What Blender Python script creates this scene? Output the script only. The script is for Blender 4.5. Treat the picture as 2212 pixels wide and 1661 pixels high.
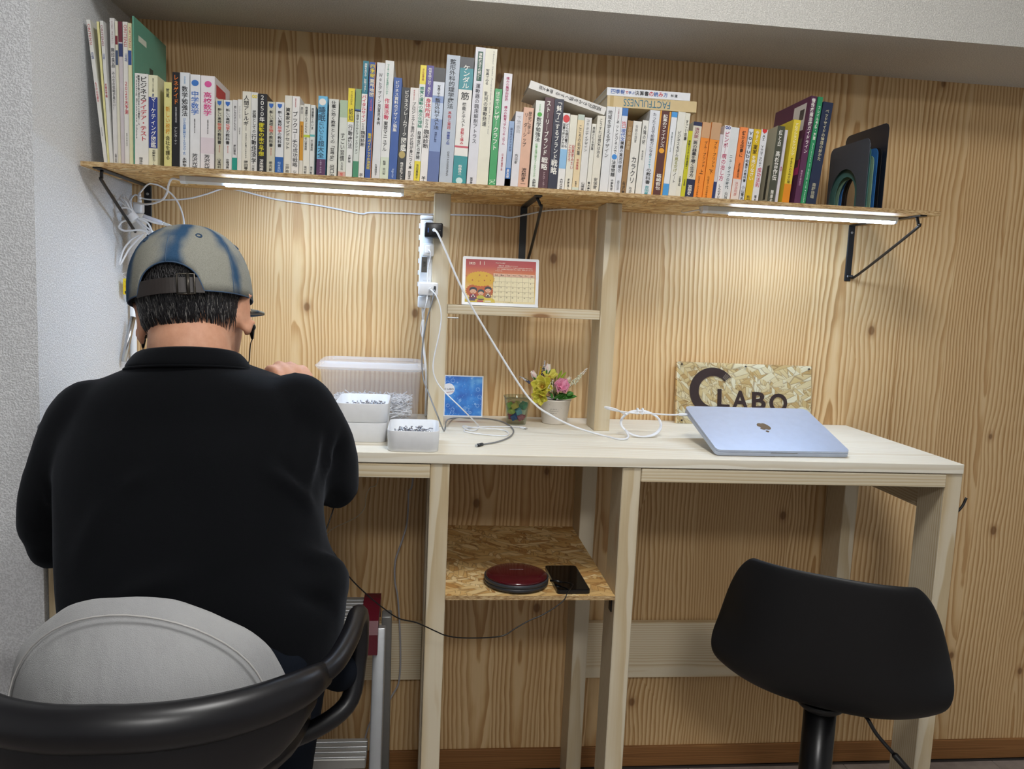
import bpy, bmesh, math, random
from mathutils import Vector, Matrix, Euler
from math import sin, cos, pi, radians as R, sqrt, atan2

random.seed(7)
sc = bpy.context.scene
for o in list(bpy.data.objects):
    bpy.data.objects.remove(o, do_unlink=True)
COL = sc.collection

# ------------------------------------------------------------------ camera
CX, CY, CZ = 0.687, -2.034, 1.2816
YAW, PIT, ROL, F = -0.11405, -0.11717, 0.04442, 1750.0
_f = Vector((-sin(YAW)*cos(PIT), cos(YAW)*cos(PIT), sin(PIT)))
_r0 = Vector((cos(YAW), sin(YAW), 0)); _u0 = _r0.cross(_f)
_r = cos(ROL)*_r0 + sin(ROL)*_u0; _u = -sin(ROL)*_r0 + cos(ROL)*_u0
C0 = Vector((CX, CY, CZ))
cd = bpy.data.cameras.new('camera'); cam = bpy.data.objects.new('camera', cd); COL.objects.link(cam)
cd.sensor_width = 36; cd.lens = F/2212*36; cd.clip_start = 0.05; cd.clip_end = 50
mw = Matrix.Identity(4)
for i in range(3):
    mw[i][0], mw[i][1], mw[i][2], mw[i][3] = _r[i], _u[i], -_f[i], C0[i]
cam.matrix_world = mw
sc.camera = cam

def _ray(x, y): return _f + _r*((x-1106)/F) - _u*((y-830.5)/F)
def ay(x, y, Y): d = _ray(x, y); return C0 + d*((Y-CY)/d.y)      # photo pixel -> point at depth Y
def az(x, y, Z): d = _ray(x, y); return C0 + d*((Z-CZ)/d.z)      # photo pixel -> point at height Z
def axx(x, y, X): d = _ray(x, y); return C0 + d*((X-CX)/d.x)     # photo pixel -> point on plane X

# ------------------------------------------------------------------ light
w = bpy.data.worlds.new('world'); sc.world = w; w.use_nodes = True
w.node_tree.nodes['Background'].inputs[0].default_value = (0.93, 0.96, 1.0, 1)
w.node_tree.nodes['Background'].inputs[1].default_value = 0.3
LED_STRENGTH = 82.0
LAMP_STRENGTH = 34.5      # ceiling lamp, built with the room
vs = sc.view_settings
vs.view_transform = 'Standard'; vs.look = 'None'; vs.exposure = 0.0; vs.gamma = 1.0
vs.use_curve_mapping = False

# ------------------------------------------------------------------ node helpers
class S:
    """a node socket with arithmetic"""
    def __init__(s, nt, out): s.nt = nt; s.o = out
    def _m(s, op, *a, clamp=False):
        n = s.nt.nodes.new('ShaderNodeMath'); n.operation = op; n.use_clamp = clamp
        for i, v in enumerate((s,)+a):
            if isinstance(v, S): s.nt.links.new(v.o, n.inputs[i])
            else: n.inputs[i].default_value = v
        return S(s.nt, n.outputs[0])
    def __add__(s, b): return s._m('ADD', b)
    __radd__ = __add__
    def __sub__(s, b): return s._m('SUBTRACT', b)
    def __rsub__(s, b): return (s*-1.0)+b
    def __mul__(s, b): return s._m('MULTIPLY', b)
    __rmul__ = __mul__
    def __truediv__(s, b): return s._m('DIVIDE', b)
    def fract(s): return s._m('FRACT')
    def floor(s): return s._m('FLOOR')
    def sqrt(s): return s._m('SQRT')
    def abs(s): return s._m('ABSOLUTE')
    def sin(s): return s._m('SINE')
    def pow(s, b): return s._m('POWER', b)
    def lt(s, b): return s._m('LESS_THAN', b)
    def gt(s, b): return s._m('GREATER_THAN', b)
    def min(s, b): return s._m('MINIMUM', b)
    def max(s, b): return s._m('MAXIMUM', b)
    def clamp(s): return s._m('ADD', 0.0, clamp=True)
    def smooth(s, a, b):
        n = s.nt.nodes.new('ShaderNodeMapRange'); n.interpolation_type = 'SMOOTHSTEP'
        s.nt.links.new(s.o, n.inputs[0]); n.inputs[1].default_value = a; n.inputs[2].default_value = b
        return S(s.nt, n.outputs[0])
    def ramp(s, stops, interp='LINEAR'):
        n = s.nt.nodes.new('ShaderNodeValToRGB'); cr = n.color_ramp; cr.interpolation = interp
        while len(cr.elements) < len(stops): cr.elements.new(0.5)
        for e, (p, c) in zip(cr.elements, stops): e.position = p; e.color = (*lin(c), 1)
        s.nt.links.new(s.o, n.inputs[0]); return S(s.nt, n.outputs[0])
def lin(c):
    """'#rrggbb' or linear triple -> linear triple"""
    if isinstance(c, str):
        v = [int(c[i:i+2], 16)/255 for i in (1, 3, 5)]
        return tuple(x/12.92 if x <= 0.04045 else ((x+0.055)/1.055)**2.4 for x in v)
    return tuple(c[:3])
MATS = {}
class Mat:
    def __init__(s, name):
        s.m = bpy.data.materials.new(name); s.m.use_nodes = True; s.nt = s.m.node_tree
        s.b = s.nt.nodes['Principled BSDF']; MATS[name] = s.m
    def node(s, t, **kw):
        n = s.nt.nodes.new(t)
        for k, v in kw.items(): setattr(n, k, v)
        return n
    def coord(s, kind='Object'):
        n = s.node('ShaderNodeTexCoord'); x = s.node('ShaderNodeSeparateXYZ')
        s.nt.links.new(n.outputs[kind], x.inputs[0])
        return [S(s.nt, o) for o in x.outputs]
    def vec(s, x, y, z):
        n = s.node('ShaderNodeCombineXYZ')
        for i, v in enumerate((x, y, z)):
            if isinstance(v, S): s.nt.links.new(v.o, n.inputs[i])
            else: n.inputs[i].default_value = v
        return S(s.nt, n.outputs[0])
    def noise(s, v, scale=1.0, detail=2.0, rough=0.5, out=0):
        n = s.node('ShaderNodeTexNoise'); s.nt.links.new(v.o, n.inputs['Vector'])
        n.inputs['Scale'].default_value = scale; n.inputs['Detail'].default_value = detail
        n.inputs['Roughness'].default_value = rough
        return S(s.nt, n.outputs[out])
    def vor(s, v, scale=1.0, feature='F1', out='Distance', rnd=1.0, dims='3D'):
        n = s.node('ShaderNodeTexVoronoi', feature=feature, voronoi_dimensions=dims); s.nt.links.new(v.o, n.inputs['Vector'])
        n.inputs['Scale'].default_value = scale; n.inputs['Randomness'].default_value = rnd
        return S(s.nt, n.outputs[out])
    def white(s, v):
        n = s.node('ShaderNodeTexWhiteNoise', noise_dimensions='1D'); s.nt.links.new(v.o, n.inputs['W'])
        return S(s.nt, n.outputs[0])
    def rand(s): return S(s.nt, s.node('ShaderNodeObjectInfo').outputs['Random'])
    def mix(s, f, a, b, mode='MIX'):
        n = s.node('ShaderNodeMix', data_type='RGBA', blend_type=mode)
        for i, v in ((0, f), (6, a), (7, b)):
            if isinstance(v, S): s.nt.links.new(v.o, n.inputs[i])
            elif i == 0: n.inputs[0].default_value = v
            else: n.inputs[i].default_value = (*lin(v), 1)
        return S(s.nt, n.outputs[2])
    def color(s, c):
        if isinstance(c, S): s.nt.links.new(c.o, s.b.inputs['Base Color'])
        else: s.b.inputs['Base Color'].default_value = (*lin(c), 1)
        return s
    def rough(s, r):
        if isinstance(r, S): s.nt.links.new(r.o, s.b.inputs['Roughness'])
        else: s.b.inputs['Roughness'].default_value = r
        return s
    def set(s, **kw):
        for k, v in kw.items(): s.b.inputs[k.replace('_', ' ')].default_value = v
        return s
    def bump(s, h, strength=0.3, dist=0.002):
        n = s.node('ShaderNodeBump'); n.inputs['Strength'].default_value = strength
        n.inputs['Distance'].default_value = dist
        s.nt.links.new(h.o, n.inputs['Height']); s.nt.links.new(n.outputs[0], s.b.inputs['Normal'])
        return s
def flat(c, rough=0.5, spec=None, metal=0.0, name=None, **kw):
    key = name or 'plain_%s_%s_%s' % (c if isinstance(c, str) else '%.3f_%.3f_%.3f' % tuple(c), rough, metal)
    if key in MATS: return MATS[key]
    m = Mat(key); x, y, z = m.coord()
    n = m.noise(m.vec(x, y, z), 60, 2)                 # faint unevenness
    c0 = lin(c); m.color(m.mix(n, tuple(v*0.93 for v in c0), tuple(min(1, v*1.05) for v in c0)))
    m.rough(rough); m.set(Metallic=metal)
    if spec is not None: m.set(Specular_IOR_Level=spec)
    m.set(**kw)
    return m.m

# ------------------------------------------------------------------ mesh helpers
def solid_text(mb, txt, M, box, depth, bold=0.0):
    cu = bpy.data.curves.new('lettering', 'FONT'); cu.body = txt; cu.size = 1; cu.resolution_u = 4
    cu.offset = bold; cu.extrude = 0.5
    o = bpy.data.objects.new('lettering', cu); TMP.collection.objects.link(o)
    with bpy.context.temp_override(scene=TMP, view_layer=TMP.view_layers[0]):
        dg = bpy.context.evaluated_depsgraph_get()
    ev = o.evaluated_get(dg); me = ev.to_mesh()
    v = [tuple(q.co) for q in me.vertices]; f = [tuple(p.vertices) for p in me.polygons]
    ev.to_mesh_clear(); bpy.data.objects.remove(o, do_unlink=True); bpy.data.curves.remove(cu)
    x0, x1 = min(p[0] for p in v), max(p[0] for p in v); y0, y1 = min(p[1] for p in v), max(p[1] for p in v)
    mb.add([M @ Vector((box[0]+(p[0]-x0)/(x1-x0)*(box[2]-box[0]), box[1]+(p[1]-y0)/(y1-y0)*(box[3]-box[1]), (p[2]+0.5)*depth)) for p in v], f)
    return mb
class MB:
    def __init__(s): s.v = []; s.f = []; s.sm = []
    def add(s, verts, faces, smooth=False):
        k = len(s.v); s.v += [Vector(v) for v in verts]
        s.f += [tuple(i+k for i in f) for f in faces]; s.sm += [smooth]*len(faces); return s
    def box(s, a, b, M=None):
        (x0, y0, z0), (x1, y1, z1) = a, b
        v = [Vector(p) for p in ((x0,y0,z0),(x1,y0,z0),(x1,y1,z0),(x0,y1,z0),(x0,y0,z1),(x1,y0,z1),(x1,y1,z1),(x0,y1,z1))]
        if M is not None: v = [M @ p for p in v]
        return s.add(v, [(0,3,2,1),(4,5,6,7),(0,1,5,4),(1,2,6,5),(2,3,7,6),(3,0,4,7)])
    def bbox(s, a, b, r=0.002, M=None, seg=1):
        """box with rounded edges"""
        bm = bmesh.new(); bmesh.ops.create_cube(bm, size=1)
        a = Vector(a); b = Vector(b); c = (a+b)/2; d = b-a
        for v in bm.verts: v.co = Vector((c.x+v.co.x*d.x, c.y+v.co.y*d.y, c.z+v.co.z*d.z))
        r = min(r, min(abs(t) for t in d)*0.49)
        bmesh.ops.bevel(bm, geom=list(bm.edges), offset=r, segments=seg, affect='EDGES', profile=0.5)
        return s.bm(bm, M, seg > 1)
    def bm(s, bm, M=None, smooth=False):
        bm.verts.index_update()
        v = [(M @ q.co) if M is not None else q.co.copy() for q in bm.verts]
        f = [tuple(q.index for q in p.verts) for p in bm.faces]
        bm.free(); return s.add(v, f, smooth)
    def rings(s, rings, closed=True, cap=True, smooth=True):
        n = len(rings[0]); k = len(s.v); fs = []
        for r in rings: s.v += [Vector(p) for p in r]
        m = n if closed else n-1
        for i in range(len(rings)-1):
            for j in range(m):
                a = k+i*n+j; b = k+i*n+(j+1) % n
                fs.append((a, b, b+n, a+n))
        s.f += fs; s.sm += [smooth]*len(fs)
        if cap and closed:
            s.f.append(tuple(k+n-1-j for j in range(n))); s.sm.append(False)
            q = k+(len(rings)-1)*n; s.f.append(tuple(q+j for j in range(n))); s.sm.append(False)
        return s
    def tube(s, pts, r, n=8, cap=True):
        pts = [Vector(p) for p in pts]; out = []; rs = r if isinstance(r, (list, tuple)) else [r]*len(pts)
        t0 = (pts[1]-pts[0]).normalized()
        up = Vector((0, 0, 1)) if abs(t0.z) < 0.9 else Vector((1, 0, 0))
        a = t0.cross(up).normalized()
        for i, p in enumerate(pts):
            t = (pts[min(i+1, len(pts)-1)]-pts[max(i-1, 0)])
            if t.length < 1e-9: t = t0
            t = t.normalized(); a = (a - t*a.dot(t))
            if a.length < 1e-6: a = t.orthogonal()
            a = a.normalized(); b = t.cross(a)
            out.append([p + (a*cos(2*pi*j/n)+b*sin(2*pi*j/n))*rs[i] for j in range(n)])
        return s.rings(out, cap=cap)
    def lathe(s, prof, c=(0, 0, 0), n=32, M=None, cap=True, sx=1, sy=1):
        c = Vector(c); out = []
        for r, z in prof:
            ring = [Vector((r*sx*cos(2*pi*j/n), r*sy*sin(2*pi*j/n), z)) for j in range(n)]
            out.append([(M @ p if M is not None else p)+c for p in ring])
        return s.rings(out, cap=cap)
    def cyl(s, a, b, r, n=16, r2=None):
        return s.tube([a, b], [r, r2 if r2 is not None else r], n)
    def prism(s, poly, z0, z1, M=None):
        """polygon in xy extruded along z"""
        n = len(poly); v = [Vector((x, y, z0)) for x, y in poly]+[Vector((x, y, z1)) for x, y in poly]
        if M is not None: v = [M @ p for p in v]
        return s.add(v, [tuple(range(n))[::-1], tuple(range(n, 2*n))]+[(i, (i+1) % n, n+(i+1) % n, n+i) for i in range(n)])
    def sphere(s, c, r, n=12, m=8, sc=(1, 1, 1), M=None):
        c = Vector(c); out = []
        for i in range(m+1):
            t = -pi/2+pi*i/m
            t = max(-pi/2+0.02, min(pi/2-0.02, t))
            ring = [Vector((r*sc[0]*cos(t)*cos(2*pi*j/n), r*sc[1]*cos(t)*sin(2*pi*j/n), r*sc[2]*sin(t))) for j in range(n)]
            out.append([(M @ p if M is not None else p)+c for p in ring])
        return s.rings(out)
    def build(s, name, mat, parent=None, origin=None):
        return link(name, s.v, s.f, mat, parent, s.sm, origin)
def world_loc(o):
    l = Vector((0, 0, 0))
    while o is not None: l += o.location; o = o.parent
    return l
def link(name, verts, faces, mat, parent=None, smooth=None, origin=None):
    me = bpy.data.meshes.new(name)
    if origin is None:
        lo = Vector([min(v[i] for v in verts) for i in range(3)]); hi = Vector([max(v[i] for v in verts) for i in range(3)])
        origin = Vector(((lo.x+hi.x)/2, (lo.y+hi.y)/2, lo.z))
    origin = Vector(origin)
    me.from_pydata([v-origin for v in verts], [], faces)
    if smooth is not None: me.polygons.foreach_set('use_smooth', smooth)
    me.update()
    if mat is not None: me.materials.append(mat)
    o = bpy.data.objects.new(name, me); COL.objects.link(o)
    if parent is not None:
        o.parent = parent; o.location = origin-world_loc(parent)
    else: o.location = origin
    return o
def fixnormals(o):
    bm = bmesh.new(); bm.from_mesh(o.data); bmesh.ops.recalc_face_normals(bm, faces=bm.faces); bm.to_mesh(o.data); bm.free(); return o
def thing(name, label, cat, loc=(0, 0, 0), group=None):
    o = bpy.data.objects.new(name, None); o.empty_display_size = 0.02; o.location = loc; COL.objects.link(o)
    return tag(o, label, cat, group)
def tag(o, label, cat, group=None, kind=None):
    o['label'] = label; o['category'] = cat
    if group: o['group'] = group
    if kind: o['kind'] = kind
    return o
def struct(o): o['kind'] = 'structure'; return o
def smooth_path(pts, k=6):
    pts = [Vector(p) for p in pts]; out = []
    P = [pts[0]*2-pts[1]]+pts+[pts[-1]*2-pts[-2]]
    for i in range(1, len(P)-2):
        p0, p1, p2, p3 = P[i-1:i+3]
        for j in range(k):
            t = j/k
            out.append(0.5*((2*p1)+(p2-p0)*t+(2*p0-5*p1+4*p2-p3)*t*t+(3*p1-p0-3*p2+p3)*t*t*t))
    out.append(pts[-1]); return out
def resample(pts, n):
    L = [0]
    for a, b in zip(pts, pts[1:]): L.append(L[-1]+(b-a).length)
    out = []; j = 0
    for i in range(n):
        d = L[-1]*i/(n-1)
        while j < len(L)-2 and L[j+1] < d: j += 1
        t = (d-L[j])/max(1e-9, L[j+1]-L[j]); out.append(pts[j].lerp(pts[j+1], min(1, t)))
    return out
_tc = {}
TMP = bpy.data.scenes.new('lettering_bench')        # scratch scene, removed at the end
def glyphs(txt, bold=0.0, spacing=1.0, align='LEFT', res=2):
    """flat outline of a text as (verts2d, faces), em = 1"""
    key = (txt, bold, spacing, align, res)
    if key in _tc: return _tc[key]
    cu = bpy.data.curves.new('lettering', 'FONT'); cu.body = txt; cu.size = 1; cu.resolution_u = res
    cu.space_line = spacing; cu.align_x = align; cu.offset = bold; cu.fill_mode = 'FRONT'
    o = bpy.data.objects.new('lettering', cu); TMP.collection.objects.link(o)
    with bpy.context.temp_override(scene=TMP, view_layer=TMP.view_layers[0]):
        dg = bpy.context.evaluated_depsgraph_get()
    ev = o.evaluated_get(dg); me = ev.to_mesh()
    r = ([(v.co.x, v.co.y) for v in me.vertices], [tuple(p.vertices) for p in me.polygons])
    ev.to_mesh_clear(); bpy.data.objects.remove(o, do_unlink=True); bpy.data.curves.remove(cu)
    _tc[key] = r; return r
def put_text(mb, txt, M, box, bold=0.0, vertical=False, stretch=False, spacing=1.0, flip=False, align='CENTER'):
    """letter a text into box (x0,y0,x1,y1) of the plane M (local xy)"""
    if vertical:
        tr = {'ー': '︱', '（': '︵', '）': '︶', '「': '﹁', '」': '﹂', '〈': '︿', '〉': '﹀', '―': '︱', '。': '︒'}
        txt = '\n'.join(tr.get(c, c) for c in txt); spacing = 1.0; align = 'CENTER'
    v, f = glyphs(txt, bold, spacing, 'CENTER' if vertical else align)
    if not v: return mb
    x0, x1 = min(p[0] for p in v), max(p[0] for p in v); y0, y1 = min(p[1] for p in v), max(p[1] for p in v)
    bw, bh = box[2]-box[0], box[3]-box[1]
    sx = bw/max(1e-6, x1-x0); sy = bh/max(1e-6, y1-y0)
    if vertical: sx = min(sx, sy*1.45); sy = min(sy, sx*1.35)
    elif not stretch: sx = sy = min(sx, sy)
    cx, cy = (box[0]+box[2])/2, (box[1]+box[3])/2
    s = -1 if flip else 1
    mb.add([M @ Vector((cx+s*(p[0]-(x0+x1)/2)*sx, cy+s*(p[1]-(y0+y1)/2)*sy, 0)) for p in v], f)
    return mb
# ------------------------------------------------------------------ materials
def wood_wall():
    m = Mat('cedar_print_panel'); x, y, z = m.coord()
    wn = m.noise(m.vec(x*1.0, 0.0, z*0.45), 2.2, 2)
    xw = x + (wn-0.5)*0.05
    pw = 0.132
    pi_ = (xw/pw).floor(); fx = (xw/pw).fract()
    r1 = m.white(pi_); r2 = m.white(pi_+17.3); r3 = m.white(pi_+41.7)
    # knots
    kv = m.vec(x*5.0, z*3.4, 0.0)
    kd = m.vor(kv, 1.0, 'F1', 'Distance', 1.0, '2D'); kc = m.vor(kv, 1.0, 'F1', 'Color', 1.0, '2D')
    ksep = m.node('ShaderNodeSeparateColor'); m.nt.links.new(kc.o, ksep.inputs[0]); kr = S(m.nt, ksep.outputs[0])
    has = kr.gt(0.56); kd = kd + (1.0-has)*5.0
    push = (kd*kd*-22.0)._m('EXPONENT')
    # elongated rings give cathedral and straight grain
    dx = (fx-(r1*1.7-0.35))*pw
    dz = (z-(r2*2.6-0.3))*0.030
    wob = m.noise(m.vec(x*3.0, 3.0, z*0.9), 4.0, 3, 0.55)
    rr = (dx*dx+dz*dz+0.00002).sqrt()
    t = rr*(85.0+r3*r3*150.0)+wob*2.0+push*0.8
    fr = t.fract()
    late = fr.smooth(0.15, 0.86)*(1.0-fr.smooth(0.90, 1.0))
    fine = m.noise(m.vec(x*260.0, 0.0, z*7.0), 1.0, 3, 0.6)
    vary = m.noise(m.vec(x*9.0, 5.0, z*0.6), 1.0, 2)
    tone = m.noise(m.vec(x*3.0, 1.0, z*0.35), 1.0, 2)
    k = late*(0.25+vary*0.85)+(fine-0.5)*0.5
    base = k.ramp([(0.0, '#e5ca9c'), (0.30, '#d8b888'), (0.62, '#bd9564'), (1.0, '#8a653a')])
    base = m.mix((r3*0.30+tone*0.35)._m('MULTIPLY', 1.0, clamp=True), base, '#b08857', 'MIX')
    ksz = (kr*13.0).fract()*0.024+0.008
    knot = (1.0-(kd-ksz).smooth(0.0, 0.025))
    ring = (1.0-(kd-ksz).smooth(0.0, 0.08))*0.4
    base = m.mix(ring, base, '#8a5a2e'); base = m.mix(knot*0.7, base, '#6a4626')
    m.color(base); m.rough(0.48); m.set(Specular_IOR_Level=0.35)
    m.bump(late*-0.5+fine*0.5, 0.12, 0.001)
    return m.m
def pine(name, axis, cols=('#d4c9b1', '#c7b695', '#a98b62'), freq=160.0):
    m = Mat(name); c = m.coord(); rd = m.rand()
    a = c[axis]; o = [c[i] for i in range(3) if i != axis]
    off = rd*23.0
    wob = m.noise(m.vec(a*1.3+off, o[0]*6.0, o[1]*6.0), 1.6, 3)
    d0 = o[0]+(rd-0.5)*0.06; d1 = o[1]+(rd*7.0).fract()*0.08-0.09
    rr = (d0*d0+d1*d1).sqrt()+a*0.006
    t = rr*freq+wob*2.6; fr = t.fract()
    late = fr.smooth(0.2, 0.85)*(1.0-fr.smooth(0.90, 1.0))
    fine = m.noise(m.vec(a*4.0+off, o[0]*240.0, o[1]*240.0), 1.0, 2)
    vary = m.noise(m.vec(a*1.0+off, o[0]*12.0, o[1]*12.0), 1.0, 2)
    k = late*(0.15+vary*0.7)+(fine-0.5)*0.3
    col = k.ramp([(0.0, cols[0]), (0.45, cols[1]), (1.0, cols[2])])
    kv = m.vec(*[(c[i]*(3.2 if i == axis else 11.0))+off for i in range(3)])
    kd = m.vor(kv, 1.0); kc = m.vor(kv, 1.0, 'F1', 'Color')
    sp = m.node('ShaderNodeSeparateColor'); m.nt.links.new(kc.o, sp.inputs[0])
    kd = kd+(1.0-S(m.nt, sp.outputs[1]).gt(0.62))*5.0
    col = m.mix((1.0-kd.smooth(0.05, 0.22))*0.5, col, '#b98a4f')
    col = m.mix((1.0-kd.smooth(0.04, 0.09))*0.8, col, '#80552e')
    m.color(col); m.rough(0.55); m.set(Specular_IOR_Level=0.3); m.bump(fine, 0.08, 0.0006)
    return m.m
def osb(name, u, v, pale=False, sz=1.0):
    """oriented strand board; u, v = object axes of the face"""
    m = Mat(name); c = m.coord(); a, b = c[u], c[v]; rest = c[3-u-v]
    def layer(ang, seed, L, W):
        ca, sa = cos(ang), sin(ang)
        wv = m.noise(m.vec(a, b, seed), 14.0, 1)
        p = a*ca+b*sa; q = b*ca-a*sa+(wv-0.5)*0.012
        vv = m.vec(p/L, q/W, seed+rest*9.0)
        cc = m.vor(vv, 1.0, 'F1', 'Color'); s1 = m.node('ShaderNodeSeparateColor'); m.nt.links.new(cc.o, s1.inputs[0])
        e = m.vor(vv, 1.0, 'DISTANCE_TO_EDGE', 'Distance')
        g = m.noise(m.vec(p*12.0, q*520.0, seed), 1.0, 2)
        return S(m.nt, s1.outputs[0]), S(m.nt, s1.outputs[1]), e, g
    r1, k1, e1, g1 = layer(0.35, 1.0, 0.075*sz, 0.017*sz)
    r2, k2, e2, g2 = layer(-0.75, 4.0, 0.062*sz, 0.013*sz)
    r3, k3, e3, g3 = layer(1.5, 9.0, 0.05*sz, 0.012*sz)
    s12 = k1.gt(0.52); s3 = k2.gt(0.74)
    def pick(p1, p2, p3):
        q = p1*s12+p2*(1.0-s12); return q*(1.0-s3)+p3*s3
    rr = pick(r1, r2, r3); ee = pick(e1, e2, e3); gg = pick(g1, g2, g3)
    k = rr*0.75+(gg-0.5)*0.35+0.12
    col = k.ramp([(0.0, '#8a5f33'), (0.16, '#b98a50'), (0.38, '#d2aa6c'), (0.7, '#e2c48c'), (1.0, '#f0dcb0')])
    if pale: col = k.ramp([(0.0, '#a87c48'), (0.14, '#cda569'), (0.34, '#e2c48c'), (0.65, '#efdab0'), (1.0, '#faf0d6')])
    col = m.mix((1.0-ee.smooth(0.0, 0.09))*0.55, col, '#7a5127')
    m.color(col); m.rough(0.6); m.set(Specular_IOR_Level=0.3); m.bump(ee.smooth(0.0, 0.15)+gg*0.3, 0.35, 0.001)
    return m.m
def osb_edge():
    m = Mat('osb_edge'); x, y, z = m.coord()
    n = m.noise(m.vec(x*90.0, y*90.0, z*420.0), 1.0, 3, 0.65); n2 = m.noise(m.vec(x*30.0, y*30.0, z*200.0), 1.0, 2)
    k = n*0.75+n2*0.35
    col = k.ramp([(0.30, '#3f2c18'), (0.42, '#8a6a42'), (0.55, '#b7986a'), (0.75, '#d9c39a')])
    m.color(col); m.rough(0.8); m.bump(n, 0.6, 0.002); return m.m
def wallpaper(name, col, sc_=1.0):
    m = Mat(name); x, y, z = m.coord()
    h = m.noise(m.vec(x*(300.0*sc_), y*(300.0*sc_), z*(330.0*sc_)), 1.0, 2, 0.55)
    h2 = m.noise(m.vec(x*(520.0*sc_), y*(520.0*sc_), z*(160.0*sc_)), 1.0, 1)
    hh = h.smooth(0.35, 0.65)*0.7+h2*0.4
    c0 = lin(col); m.color(m.mix(hh, tuple(v*0.70 for v in c0), c0)); m.rough(0.85); m.set(Specular_IOR_Level=0.2)
    m.bump(hh, 0.55, 0.0022); return m.m
M_WALL = wood_wall()
M_PINE_X = pine('pine_along_x', 0); M_PINE_Y = pine('pine_along_y', 1); M_PINE_Z = pine('pine_along_z', 2)
M_RAILP = pine('pale_rail_pine', 0, ('#ebdfc4', '#dfcda8', '#c4a87a'))
M_DESK = pine('pale_pine_top', 0, ('#e6e1d3', '#ddd5c2', '#c6b496'), 120.0)
M_OSB_XY = osb('strand_board_flat', 0, 1); M_OSB_XZ = osb('strand_board_upright', 0, 2); M_OSBE = osb_edge()
M_PAPER = wallpaper('embossed_wallpaper', '#ebedf0'); M_PAPER2 = wallpaper('embossed_ceiling_paper', '#e2e0da', 1.15)
M_BLACK = flat('#141416', 0.42, name='black_painted_steel')
M_WHITEP = flat('#e9ebee', 0.38, name='white_plastic')
M_CORD = flat('#e4e6ea', 0.42, name='white_cord')
M_STEEL = flat('#b9bcc0', 0.3, metal=1.0, name='bare_steel')
M_ALU = flat('#a9abae', 0.42, metal=0.85, name='brushed_aluminium')
def emis(name, col, s):
    m = Mat(name); m.color(col); m.set(Emission_Color=(*lin(col), 1), Emission_Strength=s); return m.m
M_LED = emis('led_diffuser', (0.57, 0.745, 1.0), LED_STRENGTH)
M_LAMP2 = emis('lamp_shade_bright', (1.0, 0.985, 0.96), LAMP_STRENGTH*1.6)
M_LAMP = emis('lamp_shade', (1.0, 0.985, 0.96), LAMP_STRENGTH)
# ------------------------------------------------------------------ the room
ZC = 1.861; ZS = 1.495; TS = 0.009; YS = -0.3106; ZD = 0.959; TD = 0.0205; YD = -0.4856; XD = 1.824
struct(MB().box((-0.02, 0, -0.02), (3.4, 0.06, 2.42)).build('wall_back', M_WALL))
struct(MB().box((-1.6, -0.4886, -0.02), (0, 0.06, 2.42)).build('wall_left', M_PAPER))
struct(MB().box((3.4, -4.2, -0.02), (3.46, 0.06, 2.42)).build('wall_right', M_PAPER))
struct(MB().box((-1.66, -4.26, -0.02), (3.46, -4.2, 2.42)).build('wall_front', M_PAPER))
struct(MB().box((-1.66, -4.2, -0.02), (-1.6, 0.06, 2.42)).build('wall_far_left', M_PAPER))
struct(MB().box((0.0, -0.302, ZC), (3.4, 0.0, 2.42)).build('trim_1', M_PAPER2))
struct(MB().box((-1.6, -4.2, 2.42), (3.46, 0.06, 2.48)).build('ceiling', M_PAPER2))
M_BASE = pine('brown_baseboard', 0, ('#94683e', '#845b34', '#684526'), 260.0)
struct(MB().bbox((0.0, -0.009, 0.0), (3.4, 0.0, 0.057), 0.0015).build('baseboard_back', M_BASE))
floor = struct(MB().box((-1.6, -4.2, -0.05), (3.46, 0.06, -0.004)).build('floor', flat('#3d3835', 0.8)))
def tile_mat():
    m = Mat('grey_floor_tile'); x, y, z = m.coord(); r = m.rand()
    n = m.noise(m.vec(x+r*9.0, y, z), 24, 5, 0.6)
    m.color(n.ramp([(0.3, '#857c76'), (0.7, '#9d938c')])); m.rough(0.55); return m.m
MT = tile_mat(); T = 0.45; tile_me = None
for i in range(-3, 8):
    for j in range(0, 6):
        x0, y0 = i*T+0.10, -0.02-(j+1)*T
        if tile_me is None:
            t = MB().bbox((0.0008, 0.0008, -0.004), (T-0.0008, T-0.0008, 0.0), 0.0012).build('tile', MT, floor); tile_me = t.data
            base = t.location.copy(); off0 = world_loc(t)
            t.location = base+Vector((x0, y0, 0))
        else:
            c = bpy.data.objects.new('tile', tile_me); COL.objects.link(c); c.parent = floor; c.location = base+Vector((x0, y0, 0))

# ceiling lamp of the room, behind the camera
for lx, ly, lab in ((1.0, -1.35, 'round white ceiling lamp above the desk aisle'), (0.8, -3.1, 'round white ceiling lamp at the back of the room')):
    cl = thing('ceiling_lamp', lab, 'lamp', (lx, ly, 2.36), 'ceiling lamps')
    MB().lathe([(0.10, 2.420), (0.13, 2.415), (0.24, 2.395), (0.245, 2.372), (0.235, 2.370)], (lx, ly, 0), 40).build('housing', M_WHITEP, cl)
    MB().lathe([(0.001, 2.262), (0.06, 2.264), (0.14, 2.280), (0.20, 2.315), (0.23, 2.368)], (lx, ly, 0), 40).build('shade', M_LAMP if ly > -2 else M_LAMP2, cl)

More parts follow.
